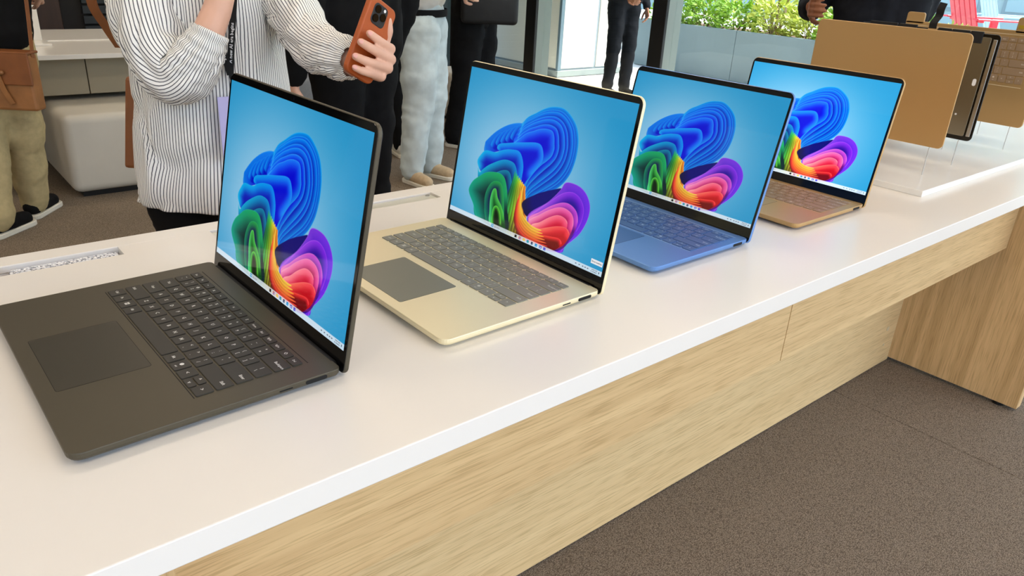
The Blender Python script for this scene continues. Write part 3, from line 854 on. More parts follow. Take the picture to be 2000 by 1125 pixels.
M_bezel = mat('black_glass', (4, 4, 5), rough=0.08, spec=0.5)
M_rubber = mat('black_rubber', (16, 16, 17), rough=0.7)
M_gap = mat('dark_gap', (10, 10, 9), rough=0.8)
ZB = 0.0125
DIMS = {15: (0.329, 0.239, 0.317, 0.2113), 13: (0.301, 0.220, 0.2916, 0.1944)}
def anod(name, rgb, rough=0.42, metal=0.55):
    return mat(name, rgb, rough=rough, metal=metal, bump=0.02, bscale=1500)
def laptop(label, size, x, y, yaw, ang, body, keym, legm, padm, groove, ports, screen=None):
    W, D, DW, DH = DIMS[size]
    t = thing('laptop', label, 'laptop', (x, y, TH), yaw - PI / 2, 'open laptops in a row on the table')
    bm = bmesh.new()
    rslab(bm, W, D - 0.003, [0.007, 0.007, 0.012, 0.012], [(0.016, 0.0020), (0.006, 0.0032), (0.0016, 0.0052), (0.0003, 0.0070), (0.0, 0.0085), (0.0, 0.0117), (0.0003, 0.0122), (0.0009, ZB)], seg=6, centre=(0, -(D + 0.003) / 2))
    base = obj('base', bm, body, t)
    ky = -0.0245 if size == 15 else -0.0175
    keyboard(base, ky - 0.002, ZB, keym, legm)
    for yy in (ky, ky - 0.1085):
        boxo('keyboard_groove', (-0.1375, yy - 0.0004, ZB - 0.0004), (0.1375, yy + 0.0004, ZB + 0.00008), groove, base)
    py0, py1 = (-0.224, -0.144) if size == 15 else (-0.2065, -0.132)
    bm = bmesh.new(); rslab(bm, 0.1164, py1 - py0 + 0.0008, 0.0028, [(0, ZB - 0.0004), (0, ZB + 0.00006)], seg=3, centre=(0, (py0 + py1) / 2)); obj('touchpad_gap', bm, M_gap, base)
    bm = bmesh.new(); rslab(bm, 0.1155, py1 - py0, 0.0024, [(0, ZB - 0.0004), (0, ZB + 0.00014)], seg=3, centre=(0, (py0 + py1) / 2)); obj('touchpad', bm, padm, base)
    for sx in (-1, 1):
        for yy in (-0.025, -D + 0.03):
            bm = bmesh.new(); rslab(bm, 0.05, 0.008, 0.003, [(0.0005, 0.0), (0, 0.001), (0, 0.0024)], seg=3, centre=(sx * (W / 2 - 0.06), yy)); obj('rubber_foot', bm, M_rubber, base)
    # right-hand side ports: dark plates on the edge, recess shade put into their colour
    def port(nm, y0, y1, z0, z1):
        bm = bmesh.new(); rslab(bm, y1 - y0, z1 - z0, (z1 - z0) / 2.2, [(0, -0.002), (0, 0.00025)], seg=4)
        bmesh.ops.rotate(bm, verts=bm.verts, cent=(0, 0, 0), matrix=Matrix.Rotation(PI / 2, 3, 'X') )
        bmesh.ops.rotate(bm, verts=bm.verts, cent=(0, 0, 0), matrix=Matrix.Rotation(PI / 2, 3, 'Z') )
        bmesh.ops.translate(bm, verts=bm.verts, vec=(W / 2, (y0 + y1) / 2, (z0 + z1) / 2))
        obj(nm, bm, M_gap, base)
    port('power_port', -0.0405, -0.0185, 0.0066, 0.0106)
    if ports > 1: port('card_slot', -0.0665, -0.0535, 0.0078, 0.0092)
    # hinge and lid
    bm = bmesh.new(); capsule(bm, (-W / 2 + 0.018, -0.0035, ZB - 0.0045), (W / 2 - 0.018, -0.0035, ZB - 0.0045), 0.0048, seg=14); obj('hinge', bm, M_rubber, t, smooth=True)
    hb = 0.018; h0, h1 = -0.0055, hb + DH + 0.0088
    bm = bmesh.new(); rslab(bm, W, h1 - h0, [0.0115, 0.0115, 0.007, 0.007], round_prof(-0.0052, 0.0, 0.0018), seg=6, centre=(0, (h0 + h1) / 2))
    tt = ang - PI / 2
    lid = obj('lid', bm, body, t, loc=(0, 0.0, ZB - 0.004), rot=(PI / 2 - tt, 0, 0))
    bm = bmesh.new(); rslab(bm, W - 0.0022, h1 - h0 - 0.0022, [0.0104, 0.0104, 0.006, 0.006], [(0, -0.0003), (0, 0.0002), (0.0003, 0.0004)], seg=6, centre=(0, (h0 + h1) / 2)); obj('bezel', bm, M_bezel, lid)
    d = link('display', ME_SCREEN, None, lid, loc=(0, hb, 0.00055)); d.scale = (DW / 0.317, DH / 0.2113, 1)
    if screen is not None: d.material_slots[0].link = 'OBJECT'; d.material_slots[0].material = screen
    bm = bmesh.new(); cyl(bm, (0, h1 - 0.005, 0.0003), (0, h1 - 0.005, 0.0005), 0.0014, seg=12); obj('webcam', bm, mat('lens_glass', (20, 24, 40), rough=0.05), lid)
    return t
M_leg_l = mat('legend_white', (225, 224, 218), rough=0.6)
bk = anod('graphite_black', (86, 80, 66), 0.45, 0.45); bkk = mat('black_keycap', (52, 49, 42), rough=0.55)
laptop('matte black open laptop nearest the camera, black keys with white letters', 15, -0.0267, 0.0358, 0.0237, 1.7633, bk, bkk, M_leg_l, anod('graphite_pad', (70, 66, 56), 0.4, 0.4), M_gap, 2)
pt = anod('platinum', (246, 234, 196), 0.40, 0.5); ptk = mat('grey_keycap', (128, 128, 118), rough=0.5)
l2 = laptop('platinum silver open laptop with grey keys, between the black and blue ones', 15, 0.3223, 0.0279, 0.0128, 1.7363, pt, ptk, mat('legend_light', (205, 205, 196), rough=.6), anod('platinum_pad', (134, 134, 120), 0.4, 0.3), mat('bright_groove', (235, 228, 200), rough=.4), 2)
lid2 = [c for c in l2.children if c.name.startswith('lid')][0]
bm = bmesh.new(); cx, cy = (1.447 / 1.5 - .5) * .317, .018 + .071 * .2113
f = bm.faces.new([bm.verts.new((cx + x * .0098, cy + y * .0030, .00065)) for x, y in ((-1, -1), (1, -1), (1, 1), (-1, 1))])
add_text(bm, 'Show desktop', .0030, (cx, cy, .0007), 1)
tt_ = obj('tooltip', bm, [mat('tooltip_white', (20, 20, 20), rough=.1, emit=(236, 238, 242), estr=1.25), mat('tooltip_text', (60, 62, 70), rough=.6)], lid2, recalc=False)
bl = anod('sapphire_blue', (104, 146, 206), 0.40, 0.5); blk = mat('blue_keycap', (66, 100, 152), rough=0.5)
laptop('sapphire blue open laptop, third in the row', 13, 0.6536, 0.0253, 0.0023, 1.8039, bl, blk, mat('legend_blue', (180, 200, 225), rough=.6), anod('sapphire_pad', (72, 110, 168), 0.4, 0.4), mat('blue_groove', (170, 196, 226), rough=.4), 1)
gd = anod('dune_gold', (194, 156, 102), 0.40, 0.5); gdk = mat('dune_keycap', (150, 122, 92), rough=0.5)
M_leg_d = mat('legend_dune', (214, 200, 180), rough=.6)
laptop('gold open laptop furthest along the row, beside the white plinth', 13, 0.9992, 0.0204, -0.0048, 1.7429, gd, gdk, M_leg_d, anod('dune_pad', (186, 152, 106), 0.4, 0.4), mat('dune_groove', (226, 204, 164), rough=.4), 1, screen_material(1.85))

# ------------------------------------------------------------------ white plinth with an exploded laptop held up on wire rods
PZ = TH + 0.012
bm = bmesh.new(); box(bm, (1.187, -0.149, TH), (2.45, 0.30, PZ), 0.001, 2)
tag(obj('display_plinth', bm, mat('plinth_white', (244, 242, 236), rough=0.2)), 'thin white slab plinth on the table under the upright gold panels', 'plinth')
def panel_thing(name, label, cat, X, yr, yl, z0, z1, rods):
    t = thing(name, label, cat, (X, (yr + yl) / 2, PZ), -PI / 2, 'exploded laptop layers on wire rods')
    for x in rods:
        bm = bmesh.new(); cyl(bm, (x, 0.0022, 0.0), (x, 0.0022, z0 + 0.03 - 0.012), 0.0011, seg=8)
        obj('wire_rod', bm, M_steel, t)
    return t, yl - yr, z0 - 0.012, z1 - 0.012
# the lid shell
t, w, a, b_ = panel_thing('lid_shell', 'plain gold laptop lid held upright on wire rods, frontmost on the plinth', 'laptop part', 1.315, -0.114, 0.205, 0.070, 0.292, (-0.1345, 0.1345))
bm = bmesh.new(); rslab(bm, w, b_ - a, 0.011, round_prof(-0.0035, 0.0, 0.0012), seg=6, centre=(0, (a + b_) / 2)); sh = obj('shell', bm, gd, t, rot=(PI / 2, 0, 0))
# the display module
t, w, a, b_ = panel_thing('display_module', 'silver display module with black frame, upright behind the gold lid', 'laptop part', 1.47, -0.109, 0.190, 0.068, 0.286, (-0.125, 0.125))
bm = bmesh.new(); rslab(bm, w, b_ - a, 0.010, round_prof(-0.004, -0.001, 0.001), seg=6, centre=(0, (a + b_) / 2)); fr = obj('frame', bm, M_bezel, t, rot=(PI / 2, 0, 0))
bm = bmesh.new(); rslab(bm, w - 0.022, b_ - a - 0.016, 0.003, [(0, -0.0012), (0, -0.0002), (0.0004, 0.0)], seg=3, centre=(-0.006, (a + b_) / 2 + 0.001)); obj('back_plate', bm, mat('display_back_plate', (150, 146, 132), rough=0.28, metal=0.9), fr)
bm = bmesh.new(); rslab(bm, 0.008, b_ - a - 0.02, 0.001, [(0, -0.0012), (0, 0.0008), (0.0006, 0.0012)], seg=2, centre=(w / 2 - 0.0085, (a + b_) / 2)); obj('side_rail', bm, M_steel, fr)
for yy, sx, sy in (((a + b_) / 2 + 0.012, 0.0045, 0.009), (a + 0.052, 0.0025, 0.0025)):
    bm = bmesh.new(); rslab(bm, sx * 1.6, sy * 1.6, sx * 0.75, [(0, 0), (0, 0.0006)], seg=4, centre=(w / 2 - 0.026 - (0.018 if sx < .003 else 0), yy)); obj('white_sticker', bm, M_white_side, fr)
yc = (0.190 - 0.109) / 2
for y1, y0, dz, zz in ((0.166, 0.104, 0.004, 0.010), (0.100, 0.061, 0.004, 0.010), (0.016, -0.011, 0.003, 0.010), (-0.013, -0.048, 0.003, 0.011), (-0.050, -0.075, 0.003, 0.020)):
    boxo('tape_block', (yc - y1, b_ - zz, -0.003), (yc - y0, b_ + dz, 0.002), M_rubber, fr, bevel=0.0008, seg=1)
boxo('cable_clip', (yc - 0.037, b_ - 0.006, -0.002), (yc - 0.018, b_ + 0.003, 0.0022), gd, fr, bevel=0.0006, seg=1)
ribbon('ribbon_cable', [(yc - 0.028, b_ - 0.004, 0.001), (yc - 0.027, b_ + 0.012, 0.004), (yc - 0.023, b_ + 0.026, -0.002), (yc - 0.020, b_ + 0.040, 0.003), (yc - 0.018, b_ + 0.052, 0.001)], (1, 0, 0), 0.016, 0.0006, M_rubber, fr)
# hidden board and bottom cover, only their rods and edges show
t, w, a, b_ = panel_thing('circuit_board', 'dark circuit board upright between the display module and keyboard panel', 'laptop part', 1.62, -0.04, 0.16, 0.09, 0.25, (0.062, -0.08))
bm = bmesh.new(); rslab(bm, w, b_ - a, 0.004, [(0, -0.002), (0, 0)], seg=3, centre=(0, (a + b_) / 2)); cb = obj('board', bm, mat('circuit_green', (22, 40, 32), rough=.4), t, rot=(PI / 2, 0, 0))
for x, y, s in ((-0.05, 0.15, .018), (0.02, 0.18, .024), (0.06, 0.12, .014), (-0.02, 0.11, .016)):
    boxo('chip', (x - s, y - s, 0), (x + s, y + s, 0.002), M_rubber, cb)
t, w, a, b_ = panel_thing('keyboard_deck', 'gold laptop keyboard panel held upright on rods at the right edge', 'laptop part', 1.77, -0.108, 0.222, 0.068, 0.283, (-0.135, 0.140))
bm = bmesh.new(); rslab(bm, w, b_ - a, [0.003, 0.003, 0.010, 0.010], round_prof(-0.006, 0.0, 0.0014), seg=6, centre=(0, (a + b_) / 2)); dk = obj('deck', bm, gd, t, rot=(PI / 2, 0, 0))
keyboard(dk, 0.258, 0.0, gdk, M_leg_d)
for yy in (0.2615, 0.1455):
    boxo('keyboard_groove', (-0.1375, yy - 0.0006, -0.0004), (0.1375, yy + 0.0006, 0.0003), mat('dune_groove', (226, 204, 164)), dk)
bm = bmesh.new(); rslab(bm, 0.044, 0.026, [0.006, 0.006, 0.0006, 0.0006], round_prof(-0.006, 0.0, 0.0004, 2), seg=4, centre=(-w / 2 + 0.022, b_ + 0.008)); obj('hinge_tab', bm, gd, dk)
bm = bmesh.new(); rslab(bm, 0.074, 0.034, [0.006, 0.006, 0.0006, 0.0006], round_prof(-0.006, 0.0, 0.0004, 2), seg=4, centre=(w / 2 - 0.037, b_ + 0.012)); ht = obj('hinge_tab', bm, gd, dk)
boxo('yellow_tape', (w / 2 - 0.07, b_ + 0.004, 0), (w / 2 - 0.02, b_ + 0.012, 0.0006), mat('yellow_tape', (170, 140, 20), rough=.5), ht)
bm = bmesh.new(); cyl(bm, (w / 2 - 0.05, b_ + 0.020, 0), (w / 2 - 0.05, b_ + 0.020, 0.0012), 0.0035, seg=14); obj('screw', bm, M_steel, ht)
bm = bmesh.new(); rslab(bm, 0.112, 0.052, 0.003, [(0, -0.0004), (0, 0.0004)], seg=3, centre=(0, 0.105)); obj('touchpad', bm, gd, dk)
t, w, a, b_ = panel_thing('bottom_cover', 'gold laptop bottom cover upright behind the keyboard panel', 'laptop part', 1.92, -0.095, 0.22, 0.08, 0.270, (0.030, -0.10))
bm = bmesh.new(); rslab(bm, w, b_ - a, 0.010, round_prof(-0.005, 0.0, 0.0014), seg=6, centre=(0, (a + b_) / 2)); obj('cover', bm, gd, t, rot=(PI / 2, 0, 0))

# ------------------------------------------------------------------ furniture behind
M_ott = mat('white_leather', (206, 200, 186), rough=0.5, var=0.03, vscale=6, bump=0.05, bscale=60)
def ottoman(label, x0, x1, y0, y1, h, m=M_ott):
    t = thing('ottoman', label, 'ottoman', ((x0 + x1) / 2, (y0 + y1) / 2, 0), 0)
    bm = bmesh.new(); box(bm, (-(x1 - x0) / 2, -(y1 - y0) / 2, 0.03), ((x1 - x0) / 2, (y1 - y0) / 2, h), 0.045, 4)
    obj('cushion', bm, m, t, smooth=True)
    boxo('base', (-(x1 - x0) / 2 + 0.05, -(y1 - y0) / 2 + 0.05, 0.0), ((x1 - x0) / 2 - 0.05, (y1 - y0) / 2 - 0.05, 0.04), M_black, t)
    return t
ottoman('big white leather cube ottoman in front of the white counter', 0.385, 1.15, 3.68, 4.42, 0.44)
ottoman('white ottoman on the floor near the glass front, behind the jeans', 3.35, 3.95, 4.25, 4.85, 0.40)
ottoman('grey ottoman behind the arm of the person in the striped shirt', 1.85, 2.55, 4.55, 5.15, 0.42, mat('grey_fabric', (150, 152, 154), rough=0.9, var=.05, vscale=50))
ct = thing('counter', 'white topped counter with beige front panels behind the ottoman', 'counter', (0.5, 4.0, 0))
boxo('worktop', (-1.6, 0.0, 0.675), (1.1, 1.28, 0.70), M_white, ct, bevel=0.002, seg=2)
boxo('back_rail', (-1.6, 0.62, 0.70), (1.1, 0.64, 0.706), M_white, ct)
M_beige = mat('beige_panel', (150, 140, 118), rough=0.6, var=0.03, vscale=5)
for x0, x1 in ((-1.55, -0.75), (-0.745, 0.125), (0.13, 1.05)):
    boxo('front_panel', (x0, 0.12, 0.47), (x1, 0.14, 0.675), M_beige, ct, bevel=0.002, seg=1)
boxo('plinth', (-1.5, 0.55, 0.0), (1.0, 1.2, 0.675), M_black, ct)
st = thing('sign_stand', 'small white stand on the counter beside the dark jacket', 'stand', (0.42, 4.50, 0.70))
boxo('foot', (-0.06, -0.10, 0), (0.11, 0.12, 0.012), M_white, st, bevel=0.002, seg=1)
boxo('board', (-0.05, 0.06, 0.012), (0.09, 0.08, 0.21), M_white, st, bevel=0.002, seg=1)

# ------------------------------------------------------------------ people
M_skin = mat('skin', (226, 176, 150), rough=0.5, var=0.04, vscale=30)
M_skin2 = mat('skin_tan', (150, 96, 66), rough=0.5, var=0.05, vscale=30)
M_hair = mat('dark_hair', (30, 22, 18), rough=0.6, var=0.3, vscale=60)
M_blackcloth = mat('black_cloth', (18, 18, 19), rough=0.9, var=0.2, vscale=30, spec=0.2)
M_inkcloth = mat('ink_cloth', (20, 22, 28), rough=0.85, var=0.2, vscale=30, spec=0.2)
M_khaki = mat('khaki_cotton', (190, 172, 128), rough=0.9, var=0.1, vscale=40, spec=0.2)
M_olive = mat('olive_cotton', (84, 82, 48), rough=0.9, var=0.15, vscale=30, spec=0.2)
M_whitecloth = mat('white_cotton', (225, 222, 214), rough=0.9, var=0.03, vscale=30)
def denim_material():
    m = mat('light_denim', (200, 212, 212), rough=0.9, var=0.18, vscale=9, bump=0.15, bscale=500, spec=0.2)
    return m
M_denim = denim_material()
M_tanshoe = mat('tan_knit', (196, 172, 138), rough=0.9, var=0.08, vscale=60, bump=0.1)
M_sole = mat('off_white_sole', (226, 220, 204), rough=0.7)
M_whiteshoe = mat('white_shoe', (220, 218, 208), rough=0.6, var=0.04)
M_leather = mat('brown_leather', (140, 84, 44), rough=0.45, var=0.15, vscale=12, bump=0.05, bscale=200)
M_leather2 = mat('tan_leather', (160, 108, 62), rough=0.5, var=0.2, vscale=10)
M_bagblack = mat('black_nylon', (22, 23, 25), rough=0.6, var=0.2, vscale=20)

def V3(*a): return Vector(a)
def hand_prims(wrist, elbow, palm_n, side, curl=0.5, s=1.0):
    """relaxed hand: palm, four unequal curled fingers and a thumb from the side of the palm"""
    w = Vector(wrist); d = (w - Vector(elbow)).normalized()
    n = Vector(palm_n); n = (n - d * n.dot(d)).normalized(); a = d.cross(n) * side
    pr = []
    for i, (o, L, r) in enumerate(((-0.030, .070, .0085), (-0.010, .078, .009), (0.010, .073, .0085), (0.028, .058, .0075))):
        k = w + d * 0.085 * s - a * o * s
        pr.append(('c', w + d * 0.012 * s - a * o * 0.5 * s, k, 0.015 * s, 0.011 * s, 10))
        p = k; ang = 0.25 + curl * 0.4
        for j, f in enumerate((.45, .32, .23)):
            dd = d * math.cos(ang) + n * math.sin(ang)
            q = p + dd * L * f * s
            pr.append(('c', p, q, r * s * (1 - .08 * j), r * s * (.94 - .08 * j), 8)); p = q; ang += curl * 0.9
    b0 = w + d * 0.025 * s + a * 0.022 * s; b1 = b0 + (d * 0.5 + a * 0.7 + n * 0.35).normalized() * 0.040 * s; b2 = b1 + (d * 0.85 + a * 0.15 + n * 0.4).normalized() * 0.032 * s; b3 = b2 + (d * 0.9 - a * 0.05 + n * 0.4).normalized() * 0.024 * s
    pr += [('c', b0, b1, .014 * s, .011 * s, 8), ('c', b1, b2, .0105 * s, .0095 * s, 8), ('c', b2, b3, .0095 * s, .0075 * s, 8)]
    return pr

def head_prims(c, face, s=1.0):
    c = Vector(c); f = Vector(face).normalized(); a = f.cross(Vector((0, 0, 1)))
    P = [('e', c + Vector((0, 0, .02 * s)), (.078 * s, .095 * s, .105 * s)), ('e', c + f * .025 * s - Vector((0, 0, .055 * s)), (.055 * s, .062 * s, .06 * s)),
         ('c', c + f * .092 * s + Vector((0, 0, .01 * s)), c + f * .112 * s - Vector((0, 0, .028 * s)), .009 * s, .014 * s, 8),
         ('c', c + f * .080 * s - a * .018 * s - Vector((0, 0, .058 * s)), c + f * .080 * s + a * .018 * s - Vector((0, 0, .058 * s)), .010 * s, .010 * s, 8)]
    for sg in (-1, 1):
        P.append(('e', c + a * sg * .078 * s - Vector((0, 0, .005 * s)), (.012 * s, .022 * s, .032 * s)))
        P.append(('e', c + f * .080 * s + a * sg * .033 * s + Vector((0, 0, .012 * s)), (.016 * s, .014 * s, .010 * s)))
    return P

def shoe(parent, heel, toe, m, ms):
    h = Vector(heel); t = Vector(toe); d = (t - h); L = d.length; d.normalize(); a = Vector((-d.y, d.x, 0))
    ang = math.atan2(d.y, d.x)
    up = organic('shoe', [('c', h + d * .045 + V3(0, 0, .055), h + d * L * .45 + V3(0, 0, .050), .042, .042, 12), ('c', h + d * L * .45 + V3(0, 0, .045), h + d * (L - .05) + V3(0, 0, .038), .040, .036, 12),
                          ('c', h + d * .045 + V3(0, 0, .06), h + d * .055 + V3(0, 0, .10), .038, .040, 12)], 0.008, m, parent, 4)
    bm = bmesh.new(); rslab(bm, L - 0.004, 0.086, [.042, .038, .038, .042], [(0.003, 0.0), (0, .004), (0, .020), (.004, .024)], seg=5, centre=(L / 2, 0))
    bmesh.ops.rotate(bm, verts=bm.verts, cent=(0, 0, 0), matrix=Matrix.Rotation(ang, 3, 'Z')); bmesh.ops.translate(bm, verts=bm.verts, vec=h - V3(0, 0, h.z))
    obj('sole', bm, ms, up, smooth=False)
    return up

def person(label, loc, rz, H=1.72, feet=None, armL=None, armR=None, top=M_blackcloth, trousers=M_blackcloth, shoes=(M_blackcloth, M_sole), skin=M_skin,
           hem=0.86, width=1.0, voxel=0.014, folds=0.012, leg_w=1.0, open_front=None, hips=(0, 0)):
    """faces -Y in its own frame; +x is the person's left"""
    s = H / 1.72
    t = thing('person', label, 'person', (loc[0], loc[1], 0), rz)
    feet = feet or {}
    ankL = Vector(feet.get('L', (0.11, 0.02, 0.09))); ankR = Vector(feet.get('R', (-0.11, 0.02, 0.09)))
    hx, hy = hips
    hip = {1: V3(hx + 0.085, hy, .90 * s), -1: V3(hx - 0.085, hy, .90 * s)}
    ank = {1: ankL, -1: ankR}
    knee = {k: hip[k].lerp(ank[k], 0.5) + V3(0, -0.025, 0) for k in (1, -1)}
    sho = {1: V3(hx + 0.185 * width, hy, 1.41 * s), -1: V3(hx - 0.185 * width, hy, 1.41 * s)}
    aL = armL or [(0.25, 0.03, 1.13), (0.24, -0.06, .88)]; aR = armR or [(-0.25, 0.03, 1.13), (-0.24, -0.06, .88)]
    arm = {1: [Vector(p) for p in aL], -1: [Vector(p) for p in aR]}
    neck = V3(hx, hy, 1.47 * s); head = V3(hx, hy - 0.02, 1.61 * s)
    pr = [('c', hip[1], hip[-1], .085, .085, 14), ('c', V3(hx, hy, .95 * s), V3(hx, hy, 1.2 * s), .10, .11, 14), ('c', V3(hx - .06, hy, 1.25 * s), V3(hx + .06, hy, 1.25 * s), .10, .10, 14), ('c', sho[1], sho[-1], .05, .05, 12), ('c', V3(hx, hy, 1.38 * s), head - V3(0, 0, .04), .058, .052, 12)]
    pr += head_prims(head, (0, -1, 0), s)
    for k in (1, -1):
        pr += [('c', sho[k], arm[k][0], .048, .040, 12), ('c', arm[k][0], arm[k][1], .040, .026, 12), ('c', hip[k], knee[k], .080, .055, 12), ('c', knee[k], ank[k], .055, .036, 12)]
    body = organic('body', pr, 0.014, skin, t, 4)
    for k in (1, -1):
        # detailed hand fused to the forearm end, part of the same body mesh
        h = organic('hand', [('c', arm[k][0].lerp(arm[k][1], .6), arm[k][1], .033, .026, 12)] + hand_prims(arm[k][1], arm[k][0], (-k * 0.8, 0.2, 0), k), 0.0042, skin, t, 2)
        join_into(body, h)
    bm = bmesh.new(); ellipsoid(bm, head + V3(0, .012, .045 * s), (.088 * s, .104 * s, .092 * s), 20)
    bmesh.ops.delete(bm, geom=[v for v in bm.verts if v.co.y < head.y - .035 and v.co.z < head.z + .075], context='VERTS')
    ho = obj('hair', bm, M_hair, t, smooth=True); ho.modifiers.new('thick', 'SOLIDIFY').thickness = 0.012
    tr = [('c', hip[1] + V3(-.02, 0, .04), hip[-1] + V3(.02, 0, .04), .118, .118, 16), ('c', V3(hx - .05, hy, 1.0 * s), V3(hx + .05, hy, 1.0 * s), .112, .112, 14)]
    for k in (1, -1):
        tr += [('c', hip[k], knee[k], .103 * leg_w, .076 * leg_w, 14), ('c', knee[k], ank[k] + V3(0, 0, .0), .076 * leg_w, .062 * leg_w, 14)]
    organic('trousers', tr, voxel, trousers, t, 4, folds, (5, 5, 10))
    tp = [('c', V3(hx - .075 * width, hy, 1.30 * s), V3(hx - .075 * width, hy, hem + .13), .128, .128, 16), ('c', V3(hx + .075 * width, hy, 1.30 * s), V3(hx + .075 * width, hy, hem + .13), .128, .128, 16), ('c', V3(hx, hy, 1.30 * s), V3(hx, hy, hem + .13), .134, .134, 16), ('c', sho[1] - V3(.03, 0, .01), sho[-1] + V3(.03, 0, -.01), .072, .072, 14), ('c', V3(hx, hy, 1.40 * s), V3(hx, hy, 1.47 * s), .08, .070, 14)]
    for k in (1, -1):
        w_ = arm[k][0].lerp(arm[k][1], .93)
        tp += [('c', sho[k], arm[k][0], .075, .062, 14), ('c', arm[k][0], w_, .062, .046, 14)]
    organic('jacket', tp, voxel, top, t, 4, folds, (8, 8, 12))
    for k in (1, -1):
        f = Vector(feet.get('dL' if k == 1 else 'dR', (0, -1, 0))).normalized()
        a = V3(ank[k].x, ank[k].y, 0)
        shoe(t, a - f * .07, a + f * .20, *shoes)
    return t

def join_into(a, b):
    """merge mesh b into mesh a (same frame)"""
    bm = bmesh.new(); bm.from_mesh(a.data); bm.from_mesh(b.data)
    bm.to_mesh(a.data); bm.free()
    me = b.data; bpy.data.objects.remove(b); bpy.data.meshes.remove(me)
    a.data.polygons.foreach_set('use_smooth', [True] * len(a.data.polygons))

# khaki trousers, black jacket, tan satchel (left edge)
def w2l(dx, dy, rz, z=None):
    c, q = math.cos(-rz), math.sin(-rz)
    r = (dx * c - dy * q, dx * q + dy * c)
    return r + ((z,) if z is not None else (0,))
KR = math.radians(139)
p = person('person in black jacket and khaki trousers with a tan satchel, by the counter', (0.105, 3.37), KR, 1.74,
           feet={'R': w2l(.07, .135, KR, .09), 'L': w2l(-.11, -.09, KR, .09), 'dR': w2l(.61, .79, KR), 'dL': w2l(.75, .65, KR)}, top=M_blackcloth, trousers=M_khaki, shoes=(M_blackcloth, M_sole), leg_w=1.2, folds=.012, hem=0.775, width=1.12,
           armR=[(-0.25, 0.02, 1.13), (-0.14, -0.22, 1.05)], armL=[(0.25, 0.0, 1.13), (0.14, -0.22, 1.05)])
def satchel(label, loc, rz):
    t = thing('satchel', label, 'bag', loc, rz)
    bm = bmesh.new(); box(bm, (-.17, -.045, -.30), (.17, .045, 0), .015, 2); obj('body', bm, M_leather2, t)
    bm = bmesh.new(); box(bm, (-.175, -.058, -.16), (.175, -.044, .012), .005, 2); box(bm, (-.175, -.058, 0), (.175, .05, .014), .005, 2); obj('flap', bm, M_leather, t)
    ribbon('tie_strap', [(-.02, -.062, .01), (-.0, -.066, -.09), (.02, -.066, -.18), (.05, -.06, -.26)], (1, 0, 0), .028, .004, M_leather2, t)
    bm = bmesh.new(); capsule(bm, (-.028, -.068, -.10), (.03, -.068, -.095), .012, seg=10); obj('knot', bm, M_leather2, t, smooth=True)
    return t
sa = satchel('tan leather satchel with a knotted strap, hanging on the khaki person', (0.128, 3.165, 0.825), math.radians(-39))
sa.scale = (.78, .78, .78)
ribbon('shoulder_strap', [(-.16, 0, -.02), (-.15, .03, .30), (-.10, .20, .86), (0, .34, .86), (.14, .10, .35), (.17, 0, -.02)], (0, 1, 0), .03, .004, M_leather, sa)

# olive jacket, black trousers, white sneakers
person('person in olive jacket, black trousers and white sneakers, left of the light jeans', (2.28, 3.80), math.radians(150), 1.76, feet={'L': (0.02, -0.08, .09), 'R': (-0.16, .05, .09), 'dL': (0.3, -1, 0), 'dR': (0.3, -1, 0)},
       top=M_olive, trousers=M_blackcloth, shoes=(M_whiteshoe, M_sole), leg_w=1.1)
# light jeans
jp = person('person in light blue jeans and white shirt with tan shoes', (2.205, 3.13), math.radians(42), 1.72, feet={'L': (0.10, -0.02, .09), 'R': (-0.10, .04, .09), 'dL': (-.4, -1, 0), 'dR': (-.75, -1, 0)},
            top=M_whitecloth, trousers=M_denim, shoes=(M_tanshoe, M_sole), hem=0.96, leg_w=1.27, folds=.014, width=1.1,
            armL=[(0.27, 0.0, 1.17), (0.10, -.24, 1.13)], armR=[(-0.27, 0.0, 1.17), (-.08, -.24, 1.11)])
loft('belt', [(0, 0, .965, .185, .135), (0, 0, .985, .187, .137), (0, 0, 1.005, .185, .135)], M_blackcloth, jp, 40, None, 3, solid=.004, ref=Vector((0, 1, 0)))
bpk = thing('backpack', 'black backpack worn by the person in light jeans', 'backpack', (2.06, 3.22, 0.78), math.radians(42 + 30))
organic('body', [('c', (-.09, 0, .12), (-.09, 0, .38), .10, .09, 14), ('c', (.09, 0, .12), (.09, 0, .38), .10, .09, 14), ('c', (-.1, -.05, .12), (.1, -.05, .12), .08, .08, 14)], .012, M_bagblack, bpk, 5, .01)
ribbon('strap', [(-.10, .07, .05), (-.16, .10, -.02), (-.10, .06, -.06), (.02, .02, .03)], (0, 0, 1), .02, .004, M_bagblack, bpk)
ribbon('shoulder_strap', [(.08, .08, .42), (.08, .16, .60), (.08, .30, .52), (.08, .34, .30)], (1, 0, 0), .05, .008, M_bagblack, bpk)
# black coat and bag
person('person in a long black coat carrying a black bag, behind the silver laptop', (3.02, 3.72), math.radians(25), 1.74, feet={'L': (0.09, 0, .09), 'R': (-0.12, .08, .09)}, top=M_blackcloth, trousers=M_blackcloth, leg_w=1.25, hem=.78,
       armL=[(0.27, 0.03, 1.2), (0.20, -.16, 1.30)], armR=[(-0.27, 0.0, 1.2), (-.10, -.20, 1.30)])
bg_ = thing('handbag', 'large black handbag carried in front of the black coat', 'bag', (2.975, 3.50, 0.875), math.radians(-35))
bm = bmesh.new(); box(bm, (-.19, -.07, 0), (.19, .07, .27), .03, 3); obj('body', bm, M_bagblack, bg_, smooth=True)
ribbon('handle', [(-.10, 0, .26), (-.08, 0, .40), (0, 0, .45), (.08, 0, .40), (.10, 0, .26)], (0, 1, 0), .02, .008, M_bagblack, bg_)
